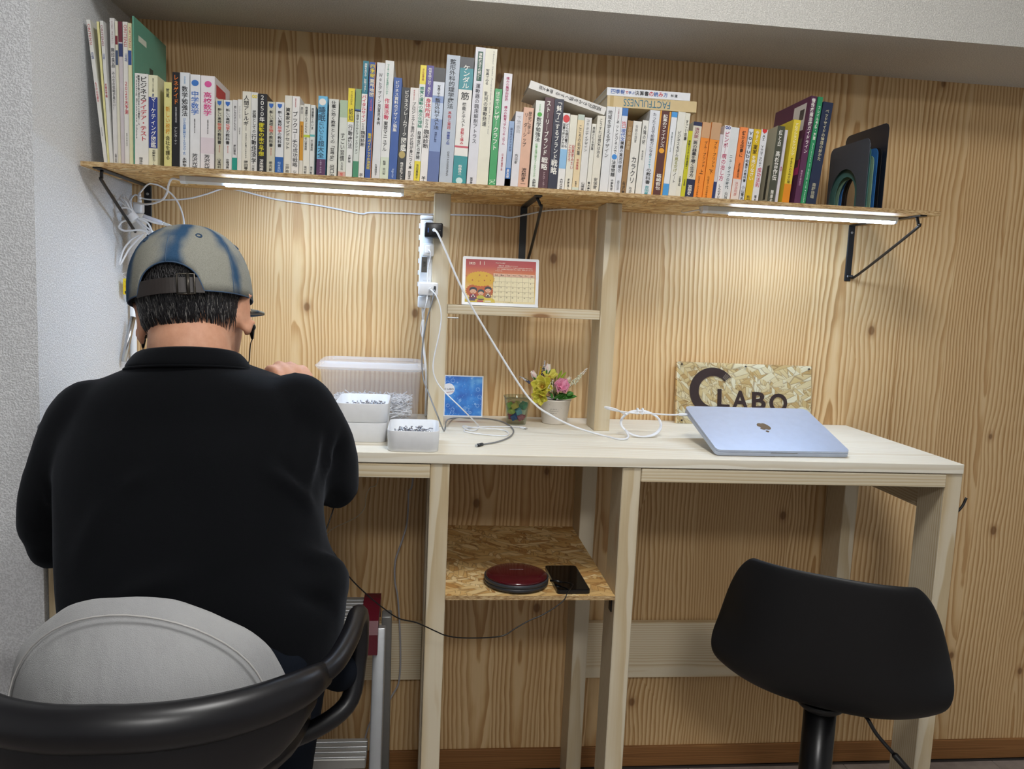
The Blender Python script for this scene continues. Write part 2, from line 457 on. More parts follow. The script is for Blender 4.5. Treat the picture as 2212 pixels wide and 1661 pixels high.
# ------------------------------------------------------------------ desk
desk = thing('counter_desk', 'long pale pine counter desk on square lumber legs', 'desk', (0.9, -0.24, 0.0))
seams = [YD, -0.322, -0.16, -0.002]
for a, b in zip(seams, seams[1:]):
    MB().bbox((0.003, a+0.0002, ZD-TD), (XD, b-0.0002, ZD), 0.0012).build('top_board', M_DESK, desk)
ZT = ZD-TD
def leg(x, yf, w=0.038, d=0.089, top=ZT, name='leg', parent=desk, z0=0.0):
    return MB().bbox((x, yf, z0), (x+w, yf+d, top), 0.0015).build(name, M_PINE_Z, parent)
LEGX = [0.004, 0.7122, 1.0954, 1.788]
for x in LEGX: leg(x, -0.4806)
for x in (0.004, 0.7122, 1.0954, 1.788): leg(x, -0.092, 0.038, 0.089)
for a, b in ((0.042, 0.7117), (1.1339, 1.7875)):
    MB().bbox((a, -0.4836, 0.909), (b, -0.4636, 0.9365), 0.0012).build('front_rail', M_PINE_X, desk)
for a, b in ((0.042, 0.7117), (1.1339, 1.7875)):
    MB().bbox((a, -0.021, 0.262), (b, -0.003, 0.416), 0.0012).build('back_rail', M_RAILP, desk)
for x in (0.010, 1.792):
    MB().bbox((x, -0.3914, 0.842), (x+0.03, -0.0922, 0.9), 0.0012).build('side_rail', M_PINE_Y, desk)
hk = MB().tube(smooth_path([(1.824, -0.445, 0.842), (1.834, -0.445, 0.842), (1.848, -0.445, 0.847), (1.859, -0.445, 0.860), (1.866, -0.445, 0.878)], 5), 0.0028, 8).build('coat_hook', M_BLACK)
tag(hk, 'small black bent hook screwed to the right desk leg', 'hook')
sh = thing('low_shelf', 'strand board shelf between the desk legs holding a red disc player', 'shelf', (0.92, -0.26, 0.66))
o = MB().box((0.7505, -0.4815, 0.6625), (1.0950, -0.001, 0.671)).build('board', M_OSB_XY, sh)
MB().box((0.7505, -0.4825, 0.6625), (1.0950, -0.4815, 0.671)).build('raw_edge', M_OSBE, sh)
lb = thing('shelf_bracket', 'small black angle bracket under the low strand board shelf', 'bracket', (1.09, -0.45, 0.63))
MB().bbox((1.0925, -0.462, 0.628), (1.0953, -0.442, 0.6622), 0.001).build('upright_plate', M_BLACK, lb)
MB().bbox((1.065, -0.462, 0.6595), (1.0923, -0.442, 0.6622), 0.001).build('flat_plate', M_BLACK, lb)

# ------------------------------------------------------------------ book shelf
bs = thing('wall_shelf', 'long strand board wall shelf carrying the row of books', 'shelf', (0.92, -0.155, ZS-TS))
MB().box((0.008, YS+0.001, ZS-TS), (1.828, -0.002, ZS)).build('board', M_OSB_XY, bs)
MB().box((0.008, YS, ZS-TS), (1.828, YS+0.001, ZS)).build('raw_edge', M_OSBE, bs)
frame = thing('post_frame', 'upright pine frame with crossbar standing mid desk under the shelf', 'frame', (0.92, -0.15, ZD))
YP = -0.1866
for x in (0.7065, 1.0970):
    MB().bbox((x, YP, ZD), (x+0.0368, YP+0.089, ZS-TS), 0.0012).build('post', M_PINE_Z, frame)
MB().bbox((0.7438, YP+0.002, 1.2195), (1.0965, YP+0.089, 1.2405), 0.0012).build('crossbar', M_PINE_X, frame)
scw = []
for k in range(23):
    scw.append((0.744+k*0.0012, YP+0.006, 1.211))
MB().tube(scw, [0.0012+0.0011*(k % 2) for k in range(23)], 8).build('screw_tip', M_STEEL, frame)

def bracket(name, x, label, side=1, reach=0.305, drop=0.150, rodx=0.012):
    """steel flap bracket: wall plate, shelf plate and a round strut bowed to one side"""
    t = thing(name, label, 'bracket', (x, -0.003, ZS-TS-drop))
    w = 0.0085
    MB().bbox((x-w, -0.0045, ZS-TS-drop), (x+w, -0.0005, ZS-TS-0.0005), 0.0012).build('wall_plate', M_BLACK, t)
    MB().bbox((x-w, -reach, ZS-TS-0.0032), (x+w, -0.0046, ZS-TS-0.0004), 0.0010).build('shelf_plate', M_BLACK, t)
    p = [(x, -0.0055, ZS-TS-drop+0.012), (x+side*rodx*0.6, -0.012, ZS-TS-drop+0.013), (x+side*rodx, -0.03, ZS-TS-drop+0.016),
         (x+side*rodx, -reach+0.05, ZS-TS-0.030), (x+side*rodx*0.7, -reach+0.032, ZS-TS-0.018), (x, -reach+0.026, ZS-TS-0.0034)]
    MB().tube(smooth_path(p, 4), 0.0034, 8).build('strut', M_BLACK, t)
    for z in (0.02, drop-0.012):
        MB().lathe([(0.0005, 0.0016), (0.0028, 0.0010), (0.0036, 0.0)], (x, -0.0046, ZS-TS-z), 10, Matrix.Rotation(R(90), 4, 'X')).build('screw', M_STEEL, t)
    return t
bracket('shelf_bracket', 0.0365, 'black strut bracket holding the shelf beside the left wall', -1, rodx=0.004)
bracket('shelf_bracket', 0.9300, 'black strut bracket behind the calendar between the pine posts', 1, 0.262, 0.150)
bracket('shelf_bracket', 1.7905, 'black strut bracket at the right end of the shelf', 1, 0.308, 0.145)

# ------------------------------------------------------------------ LED battens
def batten(x0, x1, lit0, lit1, y, label):
    z = ZS-TS-0.0004; t = thing('led_batten', label, 'light', ((x0+x1)/2, y, z-0.02), 'led battens under the shelf')
    prof = [(-0.014, 0), (0.012, 0), (0.012, -0.006), (0.002, -0.0145), (-0.0085, -0.0145), (-0.014, -0.010)]
    My = Matrix(((0, 0, 1, 0), (1, 0, 0, y), (0, 1, 0, z), (0, 0, 0, 1)))
    MB().prism(prof, x0+0.012, x1-0.006, My).build('housing', flat('#d9d9d6', 0.35, name='batten_housing'), t)
    MB().prism([(a*1.08, b*1.06) for a, b in prof], x0, x0+0.0118, My).build('end_cap', M_WHITEP, t)
    MB().prism([(a*1.08, b*1.06) for a, b in prof], x1-0.0058, x1, My).build('end_cap', M_WHITEP, t)
    lp = [(-0.0095, -0.0147), (0.003, -0.0147), (0.0095, -0.0092), (0.0095, -0.0100), (0.003, -0.0158), (-0.0095, -0.0162), (-0.0135, -0.0118), (-0.0135, -0.0108)]
    MB().prism(lp, lit0, lit1, My).build('diffuser', M_LED, t)
    return t
batten(0.177, 0.640, 0.268, 0.634, -0.228, 'lit led batten under the shelf above the man in the cap')
batten(1.305, 1.770, 1.372, 1.764, -0.228, 'lit led batten under the shelf above the laptop and sign')
# ------------------------------------------------------------------ books
CROP = {1: (150, 20, 4.371), 2: (460, 170, 7.2233), 3: (700, 100, 5.19), 4: (930, 90, 4.8867), 5: (1120, 160, 5.9333), 6: (1370, 170, 5.9333), 7: (1620, 180, 5.2667)}
K, RD, BL, WH = '#232326', '#c0283c', '#2a5ca8', '#f1efe8'
# crop, spine left/right at top, left/right at foot, top row, cover colour, label, lettering, printed bands
# lettering: (text, from, to, colour[, left, right]); bands: (from, to, colour)
BK = [
 (1,145,200,330,358,98,'#dcdcd8','white magazine leaning on the left wall, red lettering',[('ORITENSI',.03,.17,'#b4464c',.15,.8),('日経',.19,.30,'#35508f',.2,.85),('もうけの仕組み',.37,.62,RD,.2,.75),('ビジネスの今',.64,.9,K,.3,.6)],[]),
 (1,247,277,362,378,115,'#e2dc9e','thin yellow edged magazine, second from the left wall',[],[]),
 (1,282,322,382,414,108,'#d9d9d6','white magazine with blue and dark red lettering, third from left wall',[('ORITENSI',.03,.17,'#8b3c46',.15,.8),('日経',.19,.30,'#35508f',.2,.85),('半導体覇権',.38,.58,'#a8323c',.15,.8)],[]),
 (1,370,426,418,460,82,'#d6d4d2','pale grey magazine with bold black four character title',[('すっきり きれいがいい',.02,.17,'#a08088',.3,.7),('無印良品',.19,.34,'#4a4a4e',.12,.88),('みんなの収納が見たい！',.36,.62,'#4a4a4e',.2,.75),('主婦の友社',.92,.98,K,.3,.7)],[]),
 (1,430,456,461,488,112,'#d8d4c0','thin off white magazine with a dark red patch',[('・',.1,.2,'#8b2a34')],[(.10,.16,'#7c3038'),(.2,.3,'#40506e')]),
 (1,458,500,490,523,115,'#c7bfc4','thin magazine with maroon masthead beside the 2025 forecast magazine',[],[(.0,.14,'#6d3040'),(.15,.24,'#35406e')]),
 (1,510,560,526,569,118,'#dedcd6','white magazine with red 2025 forecast lettering',[('ORITENSI',.02,.17,'#b4464c',.2,.85),('日経',.19,.30,'#35508f',.3,.9),('２０２５大予測',.39,.66,RD,.15,.85),('世界と日本の行方',.75,.88,K,.35,.6)],[]),
 (1,566,598,570,604,130,'#d9d6ae','thin yellowish magazine against the tall green book',[('ORITENSI',.03,.17,'#b4464c',.3,.9)],[(.19,.29,'#35508f')]),
 (1,608,635,606,625,65,'#5f9c88','tall thin green picture book near the left wall',[],[]),
 (1,632,757,612,746,605,'#e4e3df','wide white paperback with red and black title and english subtitle',[('ビジネス',.03,.28,K,.42,.9),('アイデア・テスト',.28,.72,RD,.42,.9),('事業化を確実に成功させる44の検証ツール',.02,.55,K,.22,.38),('Testing Business Ideas',.02,.7,'#444',.06,.2),('翔泳社',.9,.98,K,.3,.6)],[]),
 (1,765,848,750,830,622,'#e2dfc0','cream paperback with a navy title panel and white lettering',[('最新',.20,.23,'#35508f',.1,.9),('マーケティング図鑑',.24,.78,WH,.22,.82),('平野敦士カール',.81,.98,K,.35,.8),('世界のマーケティング戦略',.03,.18,K,.2,.8)],[(.235,.79,'#30418c')]),
 (1,905,972,894,968,688,'#dcd68e','small yellow paperback shelved upside down, orange title',[('会社を護る',.62,.9,'#4a4426',.2,.8),('新しい税務',.28,.6,'#d09018',.2,.8),('荒尾',.07,.18,K,.25,.7)],[]),
 (1,980,1045,971,1040,593,'#1d1e22','black paperback with orange katakana title',[('レネゲイド',.03,.33,'#e07a2c',.18,.85),('非常識な投資家の成功法則',.36,.52,'#c8c8c8',.3,.75),('アレンカーティ',.57,.75,'#c8c8c8',.3,.7)],[]),
 (1,1052,1140,1043,1132,595,'#dfe3e6','pale paperback with blue subtitle, left of two maths guides',[('大人のための',.04,.12,'#3c8fc4',.2,.8),('数学勉強法',.14,.45,K,.18,.82),('（どんな問題も解ける10のアプローチ）',.47,.85,'#3c7fc4',.3,.65),('永野裕之',.88,1.0,K,.25,.75)],[]),
 (1,1150,1238,1138,1232,615,'#e3e4e6','white paperback with blue balloon and blue outlined title',[('●',.055,.12,'#3a74c0',.1,.9),('中学数学',.17,.42,'#3a6fc0',.1,.9),('全範囲の基礎が完璧にわかる本',.46,.61,K,.25,.7),('芳沢光雄',.83,1.0,K,.2,.8)],[]),
 (1,1248,1372,1238,1370,625,'#e6e2e4','wide white paperback with pink balloon and pink title',[('●',.055,.12,'#d8579a',.25,.8),('高校数学',.17,.42,'#d8478c',.18,.8),('全範囲の基礎が完璧にわかる本',.46,.61,K,.35,.7),('芳沢光雄',.83,1.0,K,.25,.7)],[(.65,.82,'#dccfd6')]),
 (2,45,160,38,160,318,'#c9c6b2','beige paperback, physics in red, blue crest on top',[('◆',.025,.09,'#3468b8',.2,.75),('新しい高校',.12,.33,K,.25,.75),('物理',.33,.42,'#d04030',.25,.75),('の教科書',.42,.62,K,.25,.75),('現代人のための',.64,.74,'#c05548',.35,.7),('山本明利',.82,.96,K,.25,.75)],[]),
 (2,170,295,163,293,330,'#dcdddb','pale grey paperback, chemistry in red, blue crest on top',[('◆',.025,.09,'#3468b8',.2,.75),('新しい高校',.12,.33,K,.25,.75),('化学',.33,.42,'#d04030',.25,.75),('の教科書',.42,.62,K,.25,.75),('現代人のための',.64,.74,'#c05548',.35,.7),('左巻健男',.82,.96,K,.3,.7)],[]),
 (2,303,378,297,377,330,'#d5d4d4','narrow grey paperback with a teal foot band',[('悲しみの子どもたち',.08,.42,'#666',.25,.75),('岡田尊司',.62,.76,'#555',.25,.75)],[(.80,1.0,'#1f9384')]),
 (2,380,440,378,447,322,'#deddd8','narrow white paperback with faint grey title next to teal band',[('コンプレックス',.05,.3,'#777',.35,.65),('河合隼雄',.34,.52,'#777',.35,.65)],[]),
 (2,450,585,450,583,195,'#dcd9cc','taller cream paperback with large black katakana title',[('人間アレルギー',.05,.48,K,.15,.75),('なぜあの人を嫌いになるのか',.51,.82,'#555',.35,.55),('岡田尊司',.85,1.0,K,.25,.7)],[]),
 (2,585,690,585,685,210,'#d9d9d6','white paperback with yellow ring mark on top, behavioural economics title',[('∞',.03,.07,'#e0c830',.1,.9),('武器としての',.22,.50,K,.2,.75),('行動経済学',.51,.88,K,.1,.85),('川西諭',.9,1.0,K,.2,.6)],[]),
 (2,688,830,688,832,232,'#1c1d22','black paperback with white 2050 and yellow title',[('２０５０年',.02,.35,WH,.2,.75),('衝撃の未来予想',.36,.78,'#d8cc20',.12,.75),('苫米地英人',.82,1.0,WH,.25,.7)],[]),
 (2,840,965,835,960,357,'#c9c6b2','beige paperback, biology in red, blue crest on top',[('◆',.025,.09,'#3468b8',.2,.75),('新しい高校',.12,.33,K,.25,.75),('生物',.33,.42,'#d04030',.25,.75),('の教科書',.42,.62,K,.25,.75),('現代人のための',.64,.74,'#c05548',.35,.7),('栃内新',.82,.96,K,.3,.7)],[]),
 (2,975,1100,967,1095,362,'#dcdee0','pale paperback, earth science in red, royal blue foot band',[('◆',.025,.09,'#3468b8',.2,.75),('新しい高校',.12,.33,K,.25,.75),('地学',.33,.42,'#d04030',.25,.75),('の教科書',.42,.62,K,.25,.75),('松本直記',.82,.96,'#a8c4e8',.3,.7)],[(.755,1.0,'#1f5ca8')]),
 (2,1105,1215,1105,1217,260,'#dddacf','cream paperback with capitalist mindset title in black',[('資本家マインドセット',.15,.67,K,.12,.78),('三戸政和',.86,1.0,'#444',.2,.75)],[]),
 (2,1225,1335,1220,1338,270,'#e4e2df','white paperback with red heading over bold black katakana',[('頭の売上を生み出す',.03,.14,'#c04848',.2,.7),('ブックコーチ',.19,.6,K,.1,.8),('の成功戦略',.6,.89,'#555',.15,.85),('山本',.93,1.0,K,.25,.7)],[]),
 (2,1340,1400,1342,1400,410,'#d6d3c8','narrow cream paperback with a mustard orange band',[('岡田',.03,.12,'#777',.2,.8),('臨床精神医',.26,.48,'#7a4a10',.3,.8)],[(.23,.78,'#cf9326')]),
 (2,1405,1497,1402,1500,390,'#dfded4','narrow cream paperback with lime tick mark in black title',[('発達障害の子どもたち',.04,.40,K,.15,.6),('杉山登志郎',.46,.64,'#555',.15,.6),('現代新書',.86,1.0,'#555',.15,.6)],[(.425,.46,'#b4c83c')]),
 (2,1507,1585,1500,1562,410,'#d8dad6','narrow pale paperback before the dark gap in the row',[('発達障害のいま',.04,.34,K,.15,.7),('杉山登志郎',.48,.64,'#555',.15,.7),('現代新書',.86,1.0,'#555',.15,.7)],[(.41,.44,'#5cb0b0')]),
 (2,1640,1785,1610,1745,268,'#6db7dc','sky blue paperback with plum foot band and white badge',[('●',.03,.115,'#e8e4dc',.08,.85),('睡眠',.13,.31,'#24455c',.06,.85),('にいいこと',.32,.54,'#24455c',.2,.7),('超大全',.55,.76,'#24455c',.08,.8),('トキオ・ナレッジ',.79,.95,'#c8b8d0',.3,.65)],[(.775,1.0,'#57305a')]),
 (2,1805,1955,1777,1925,315,'#d6d7d0','pale grey green paperback, bold black world history title',[('仕事に効く教養としての「世界史」',.02,.78,K,.25,.72),('出口治',.83,1.0,K,.25,.75)],[]),
 (2,1970,2095,1945,2062,332,'#a9bda0','sage green paperback with white title panel, red foot mark',[('すごい習慣',.42,.78,'#444',.2,.78),('大百科',.79,.9,'#444',.35,.65),('堀田',.93,1.0,'#d04838',.3,.65)],[(.22,.915,'#d4d8cf'),(.915,1.0,'#cda69a')]),
 (3,268,335,240,315,470,'#e0e1df','yellow topped white paperback with cognitive therapy title',[('マンガでわかる',.03,.18,'#5a5230',.35,.7),('認知',.22,.36,'#4a4630',.15,.85),('行動療法',.38,.68,'#444',.15,.85),('大野裕',.73,.82,K,.3,.7)],[(0,.37,'#e3d02c')]),
 (3,348,415,318,380,475,'#7f9c6c','green paperback with pale middle, addiction psychology title',[('心理学からみたアディクション',.25,.72,K,.25,.75)],[(.24,.80,'#cfd6cf'),(.80,1.0,'#3e8a66'),(.225,.25,'#3f62a0')]),
 (3,435,495,382,447,162,'#e5e3e0','tall white book, teal top, red katakana title',[('病態を見抜き、診断できる！',.02,.26,WH,.3,.75),('バイタルサイン',.285,.51,'#cc2a48',.1,.85),('からの',.52,.58,K,.25,.7),('臨床診断',.585,.72,K,.1,.9),('羊土',.945,1.0,K,.15,.8)],[(0,.275,'#21798c')]),
 (3,515,578,455,528,178,'#1e4c9c','deep blue data book with yellow lettering and orange edge',[('▮',0,1,'#d8862c',.9,1),('四季報',.02,.13,'#e6d020',.1,.9),('業界地図',.14,.29,'#e9e4c8',.1,.9),('２０２４年版',.31,.41,'#d8708c',.25,.75),('業界ガイドブックの決定版',.60,.91,'#e6d020',.2,.8)],[]),
 (3,597,690,531,620,182,'#d9dadc','pale grey book with widely spaced web design title',[('Ｗｅｂデザイン良質見本帳',.09,.53,'#555',.3,.75),('久保田涼子',.86,.96,K,.35,.65)],[]),
 (3,690,792,620,716,160,'#dfe0dd','white book with green subtitle and crimson title, light green foot',[('つくる・あそぶを治療にいかす',.03,.28,'#4aa088',.2,.5),('作業活動',.31,.49,'#d0365c',.12,.7),('実習マニュアル',.50,.75,K,.15,.65),('監修 古川宏',.83,.95,K,.3,.65)],[(.80,.99,'#cfd8c4')]),
 (3,800,885,716,810,352,'#2a549e','royal blue paperback with white design lettering',[('ビジネス資料のデザイン編集',.03,.52,WH,.2,.7),('Ingectar',.88,.97,'#c8d8f0',.35,.7)],[]),
 (3,886,970,811,905,462,'#24272c','black paperback with white katakana title and gold seal',[('ビジネスフレームワーク',.03,.51,WH,.4,.9),('図鑑',.53,.67,WH,.25,.95),('●',.67,.75,'#b8a468',.1,.9),('株式会社アンド',.79,.98,WH,.35,.75)],[]),
 (3,972,1065,906,1000,465,'#e0dcd8','pinkish white paperback with red note and project title',[('「紙１枚に書くだけで」',.02,.13,'#b84848',.2,.75),('プロジェクト進行の技術が身につく本',.15,.86,K,.3,.75),('前田考歩',.88,.97,K,.3,.65)],[]),
 (3,1085,1150,1001,1070,212,'#e2e3e0','tall white book with yellow top and yellow foot, green title',[('子どもを見る眼',.03,.13,'#a03838',.2,.85),('感覚と運動の高次化理論',.18,.53,'#2f8a70',.1,.85),('発達支援の展開',.56,.80,K,.15,.8),('池田真恵子',.84,.97,K,.3,.7)],[(0,.16,'#e6d43a'),(.815,1.0,'#e0d024')]),
 (3,1150,1235,1071,1150,215,'#e6e3e0','tall white book with purple top and crimson body findings title',[('所見を絞り込む・見抜く！',.02,.26,WH,.25,.75),('身体所見',.275,.44,'#c82848',.1,.9),('からの',.45,.53,K,.25,.7),('臨床診断',.54,.70,K,.1,.9),('羊土',.94,1.0,K,.2,.8)],[(0,.265,'#4b3f8c')]),
 (3,1240,1362,1152,1282,240,'#7f96c4','blue and white cloudy book with dark photo on top',[('写真で学ぶ',.15,.25,K,.35,.7),('整形外科テスト法',.26,.53,K,.25,.75),('増補改訂新版',.55,.64,'#30406c',.35,.65)],[(0,.12,'#3a3a3e'),(.12,.24,'#d4dae4'),(.30,.44,'#b9c8de'),(.72,1.0,'#55699f')]),
 (3,1372,1525,1285,1428,97,'#b2bcc8','thick tall grey blue textbook with large black title',[('整形外科的理学療法',.03,.41,'#30343c',.25,.72),('基礎と実践',.43,.57,'#c04850',.35,.62),('原書第２版',.59,.69,'#4858a0',.35,.62),('GARY A.SHANKMAN',.74,.93,'#555',.5,.66)],[]),
 (4,317,460,228,370,163,'#e2e0da','thick tall book, black and teal with white middle panel',[('ケンダル',.06,.24,WH,.25,.75),('筋',.27,.33,K,.2,.8),('機能とテスト',.35,.54,K,.35,.65),('姿勢と痛み',.55,.68,'#c83848',.35,.62),('栢森良二',.84,.92,WH,.35,.65),('◎',.94,.99,'#c8e0e0',.25,.75)],[(0,.085,'#33363c'),(.085,.25,'#1d8590'),(.69,.705,'#c04858'),(.77,1.0,'#178a90')]),
 (4,475,585,378,478,58,'#d5d5dc','tallest white book with dark green name plate on top',[('▮',.03,.24,'#2f5a4a',.26,.78),('運動療法その前に！',.04,.23,WH,.35,.7),('運動器の臨床解剖アトラス',.26,.69,'#4a4a52',.25,.72),('医学書院',.94,1.0,K,.25,.7)],[]),
 (4,590,712,480,600,73,'#dedbc9','tall cream book with italic english line, right of tallest white',[('写真でみる',.15,.26,'#666',.15,.45),('乳児の運動発達',.31,.56,'#444',.12,.5),('Motor Skills Acquisition in the First Year',.02,.62,'#888',.62,.78)],[]),
 (4,685,757,608,686,497,'#2e9a58','bright green craft paperback with white title',[('はじめての',.03,.2,WH,.2,.7),('レザークラフト',.21,.62,WH,.12,.82),('TAC',.92,.97,'#d8f0d8',.1,.9)],[]),
 (4,762,862,689,775,333,'#dcdadf','tall white book leaning right with magenta title',[('痛みの集学的診療',.03,.24,'#b03868',.3,.7),('痛みの教育コアカリキュラム',.28,.62,'#b03868',.3,.7),('日本疼痛学会',.7,.85,'#b04858',.4,.65)],[]),
 (4,835,880,776,838,838,'#8ba4c8','narrow short blue paperback beside the magenta titled book',[('脳を活かすスマホ術',.1,.45,'#30406c',.3,.8),('星友啓',.72,.85,WH,.2,.75)],[(.70,1.0,'#2c6cb4'),(.86,1.0,'#2a8aa0')]),
 (4,900,980,839,918,738,'#d6d5da','short pale grey paperback with faint outline title box',[('下流志向',.06,.28,'#b0b0b4',.2,.75),('内田樹',.55,.68,'#555',.3,.7)],[]),
 (4,990,1092,919,1025,695,'#d6ab92','peach coloured paperback with brush style history title',[('歴史に学ぶ',.05,.32,'#4a3428',.5,.85),('リーダーシップ',.07,.48,'#4a3428',.12,.5),('渡部昇一',.74,.94,'#4a3428',.25,.75)],[]),
 (5,222,333,136,246,338,'#dfe3dc','white paperback with green disc and green subtitle',[('大人のための',.04,.12,'#4aa04a',.2,.8),('●',.13,.18,'#4aa83c',.25,.8),('数学勉強法',.185,.46,K,.2,.78),('（仕事と生活に役立つ77のテクニック）',.48,.86,'#5aa850',.3,.6),('永野裕之',.88,1.0,K,.25,.75)],[]),
 (5,336,462,249,368,300,'#4c2430','maroon paperback with white brand strategy title',[('ストーリーブランド',.04,.62,WH,.2,.65),('戦略',.64,.78,WH,.12,.8),('ドナルド・ミラー',.8,.97,'#d0b8bc',.4,.65)],[]),
 (5,466,585,371,490,318,'#20243a','navy paperback with white charm and brand title',[('「魅了」',.03,.26,WH,.25,.8),('するブランド',.27,.66,WH,.3,.75),('戦略',.66,.82,WH,.15,.85)],[]),
 (5,582,668,490,580,502,'#dfdfdd','white paperback with red disc on top and blue foot panel',[('●',.02,.12,'#d03a3c',.02,.98),('どんな領収書でも',.13,.44,K,.5,.95),('経費で落とす方法',.13,.44,K,.05,.48),('大村大次郎',.84,.99,K,.3,.75)],[(.46,.71,'#8ab8dc')]),
 (5,673,760,584,680,525,'#dddacb','cream paperback with thin rules and red investor title',[('投資家みたい',.38,.71,'#b85048',.55,.95),('に生きろ',.38,.61,'#b85048',.1,.5),('藤野英人',.83,.98,K,.35,.65)],[]),
 (5,773,855,681,765,520,'#dcc9a2','tan book with pale caps top and foot, heart prescription title',[('こころの処方箋',.14,.52,'#444',.25,.75),('河合隼雄',.57,.71,'#b84848',.3,.7),('新潮社',.86,.93,K,.4,.65)],[(0,.07,'#bcc8bc'),(.94,1.0,'#c8d0c4')]),
 (5,861,950,767,860,558,'#d9d8d4','white paperback with community design katakana title',[('コミュニティデザイン',.03,.45,'#555',.25,.72),('山崎亮',.86,.98,'#444',.3,.75)],[]),
 (5,953,1012,863,920,640,'#dddbd0','narrow cream paperback below the leaning white book',[('感謝される営業',.04,.38,'#555',.2,.8),('青木慶哉',.84,1.0,K,.2,.8)],[]),
 (5,1022,1115,922,1026,535,'#dcd8ca','cream paperback under the low end of the tilted book',[('こうすれば病気は治る',.04,.54,'#555',.3,.72),('安保徹',.80,.95,'#444',.25,.75)],[]),
 (5,1150,1257,1032,1135,418,'#dadcde','pale paperback with regional design title in grey',[('地域を変えるデザイン',.04,.58,'#555',.18,.7)],[]),
 (5,1262,1345,1141,1225,425,'#dedfe0','white paperback with blue disc and net business law title',[('ここをチェック！',.02,.15,'#8b3048',.15,.85),('ネットビジネスで',.15,.53,K,.3,.75),('●',.54,.60,'#3a88d0',.1,.9),('法律問題',.61,.80,K,.15,.8),('中野秀俊',.83,.96,K,.3,.7)],[]),
 (5,1350,1428,1226,1300,437,'#dadde4','white paperback with blue emblem top and blue title',[('出口',.15,.23,'#c84048',.15,.85),('現代文',.24,.38,'#2858b0',.1,.9),('講義の実況中継①',.38,.74,K,.2,.8),('出口汪',.83,.95,K,.3,.7)],[(0,.09,'#3f74b8')]),
 (5,1430,1489,1302,1372,600,'#97764c','narrow brown paperback with pale money title',[('お金の真理',.04,.43,'#c8b490',.2,.85),('与沢翼',.82,1.0,'#2c2218',.15,.8)],[]),
 (5,1492,1588,1374,1490,605,'#dedcd4','off white paperback with large brush style katakana',[('伝説の経営',.04,.3,'#777',.3,.6),('カラクリ',.48,.84,'#444',.25,.8),('与沢',.89,.98,'#555',.3,.65)],[]),
 (5,1596,1690,1492,1566,595,'#deddd6','white paperback with small corner title in grey',[('片隅の彼',.06,.32,'#444',.2,.75),('鈴木良太',.38,.54,'#666',.35,.65)],[]),
 (6,230,352,84,213,408,'#d9dce2','white paperback with turquoise spreadsheet word in title',[('たった１日で即戦力になる',.03,.53,'#4a4a58',.3,.68),('Ｅｘｃｅｌ',.53,.67,'#3aa0a8',.2,.8),('の教科書',.68,.86,'#444',.25,.75),('吉田拳',.88,.99,'#3aa0a8',.25,.75)],[]),
 (6,358,503,214,353,418,'#5a3430','brown paperback with orange edges and white finance title',[('▮',0,1,'#dc9c30',0,.14),('▮',0,1,'#dc9c30',.86,1),('起業のファイナンス',.04,.42,WH,.3,.72),('●',.43,.49,'#e0a030',.25,.75),('磯崎哲也',.73,.92,WH,.3,.75)],[]),
 (6,512,588,356,430,432,'#dfe2e6','slim white book with sky blue top and foot',[('魚が棲める水づくりは',.1,.6,'#566',.35,.6)],[(0,.06,'#4a98d8'),(.84,1.0,'#4a98d8')]),
 (6,600,694,432,525,432,'#dddcd2','cream paperback with speech bubble and olive words in title',[('ビジネスモデル',.22,.52,'#444',.25,.72),('見るだけ',.53,.7,'#8a8a30',.25,.75),('ノート',.71,.83,'#444',.3,.7)],[]),
 (6,698,757,526,590,448,'#dedccd','slim cream paperback with great meeting title',[('すごい会議',.08,.32,K,.2,.8),('大橋禅太郎',.74,.86,K,.25,.7)],[]),
 (6,724,778,591,640,672,'#c4c028','short lime yellow booklet beside the navy capped book',[('誤解だらけの発達障害',.1,.6,'#30301c',.25,.75),('石渡明',.72,.82,K,.3,.7)],[]),
 (6,786,910,641,750,560,'#d3cdbb','beige book with navy cap and navy foot',[('渋沢栄一',.07,.24,'#8c3c50',.2,.75),('男の器量を磨く生き方',.25,.72,'#303038',.2,.75),('渡部昇一',.82,.98,WH,.25,.75)],[(0,.05,'#2a3050'),(.745,1.0,'#252c48')]),
 (6,918,1018,753,865,567,'#ea8c34','orange volume one paperback with grey pattern on top',[('ブループリント',.24,.58,'#4a2408',.5,.85),('上',.61,.67,'#4a2408',.35,.75),('ニコラス・クリスタキス',.7,.98,'#5a2c08',.25,.5)],[(.0,.2,'#c79c74')]),
 (6,1032,1155,869,985,570,'#ec9236','orange volume two paperback with grey pattern on top',[('ブループリント',.24,.58,'#4a2408',.5,.85),('下',.61,.67,'#4a2408',.35,.75),('ニコラス・クリスタキス',.7,.98,'#5a2c08',.25,.5)],[(.0,.22,'#c09a76')]),
 (6,1140,1175,987,1030,720,'#c9c4c8','very thin pale booklet with navy foot beside the orange volume',[],[(.72,1.0,'#2a3868')]),
 (6,1187,1275,1032,1110,605,'#e2e0e2','white paperback with crimson poverty cure title',[('∞',.01,.05,'#3a4c90',.1,.9),('ビンボー病の治し方',.08,.74,'#b84468',.15,.85),('しんのすけ',.79,.98,K,.25,.7)],[]),
 (6,1286,1388,1112,1226,632,'#d6dadc','silver white paperback with new type era title',[('ニュータイプの時代',.38,.84,'#3c4c54',.25,.65),('山口周',.88,.99,K,.3,.65)],[]),
 (6,1392,1485,1228,1340,628,'#ec8a4e','orange paperback with pale pink foot and black title',[('儲かる経費に',.05,.40,'#2c1c10',.3,.75),('で変わる実務の方法',.48,.68,'#2c1c10',.3,.75),('児玉尚彦',.74,.93,'#c88078',.3,.7)],[(.70,1.0,'#ddd2cc')]),
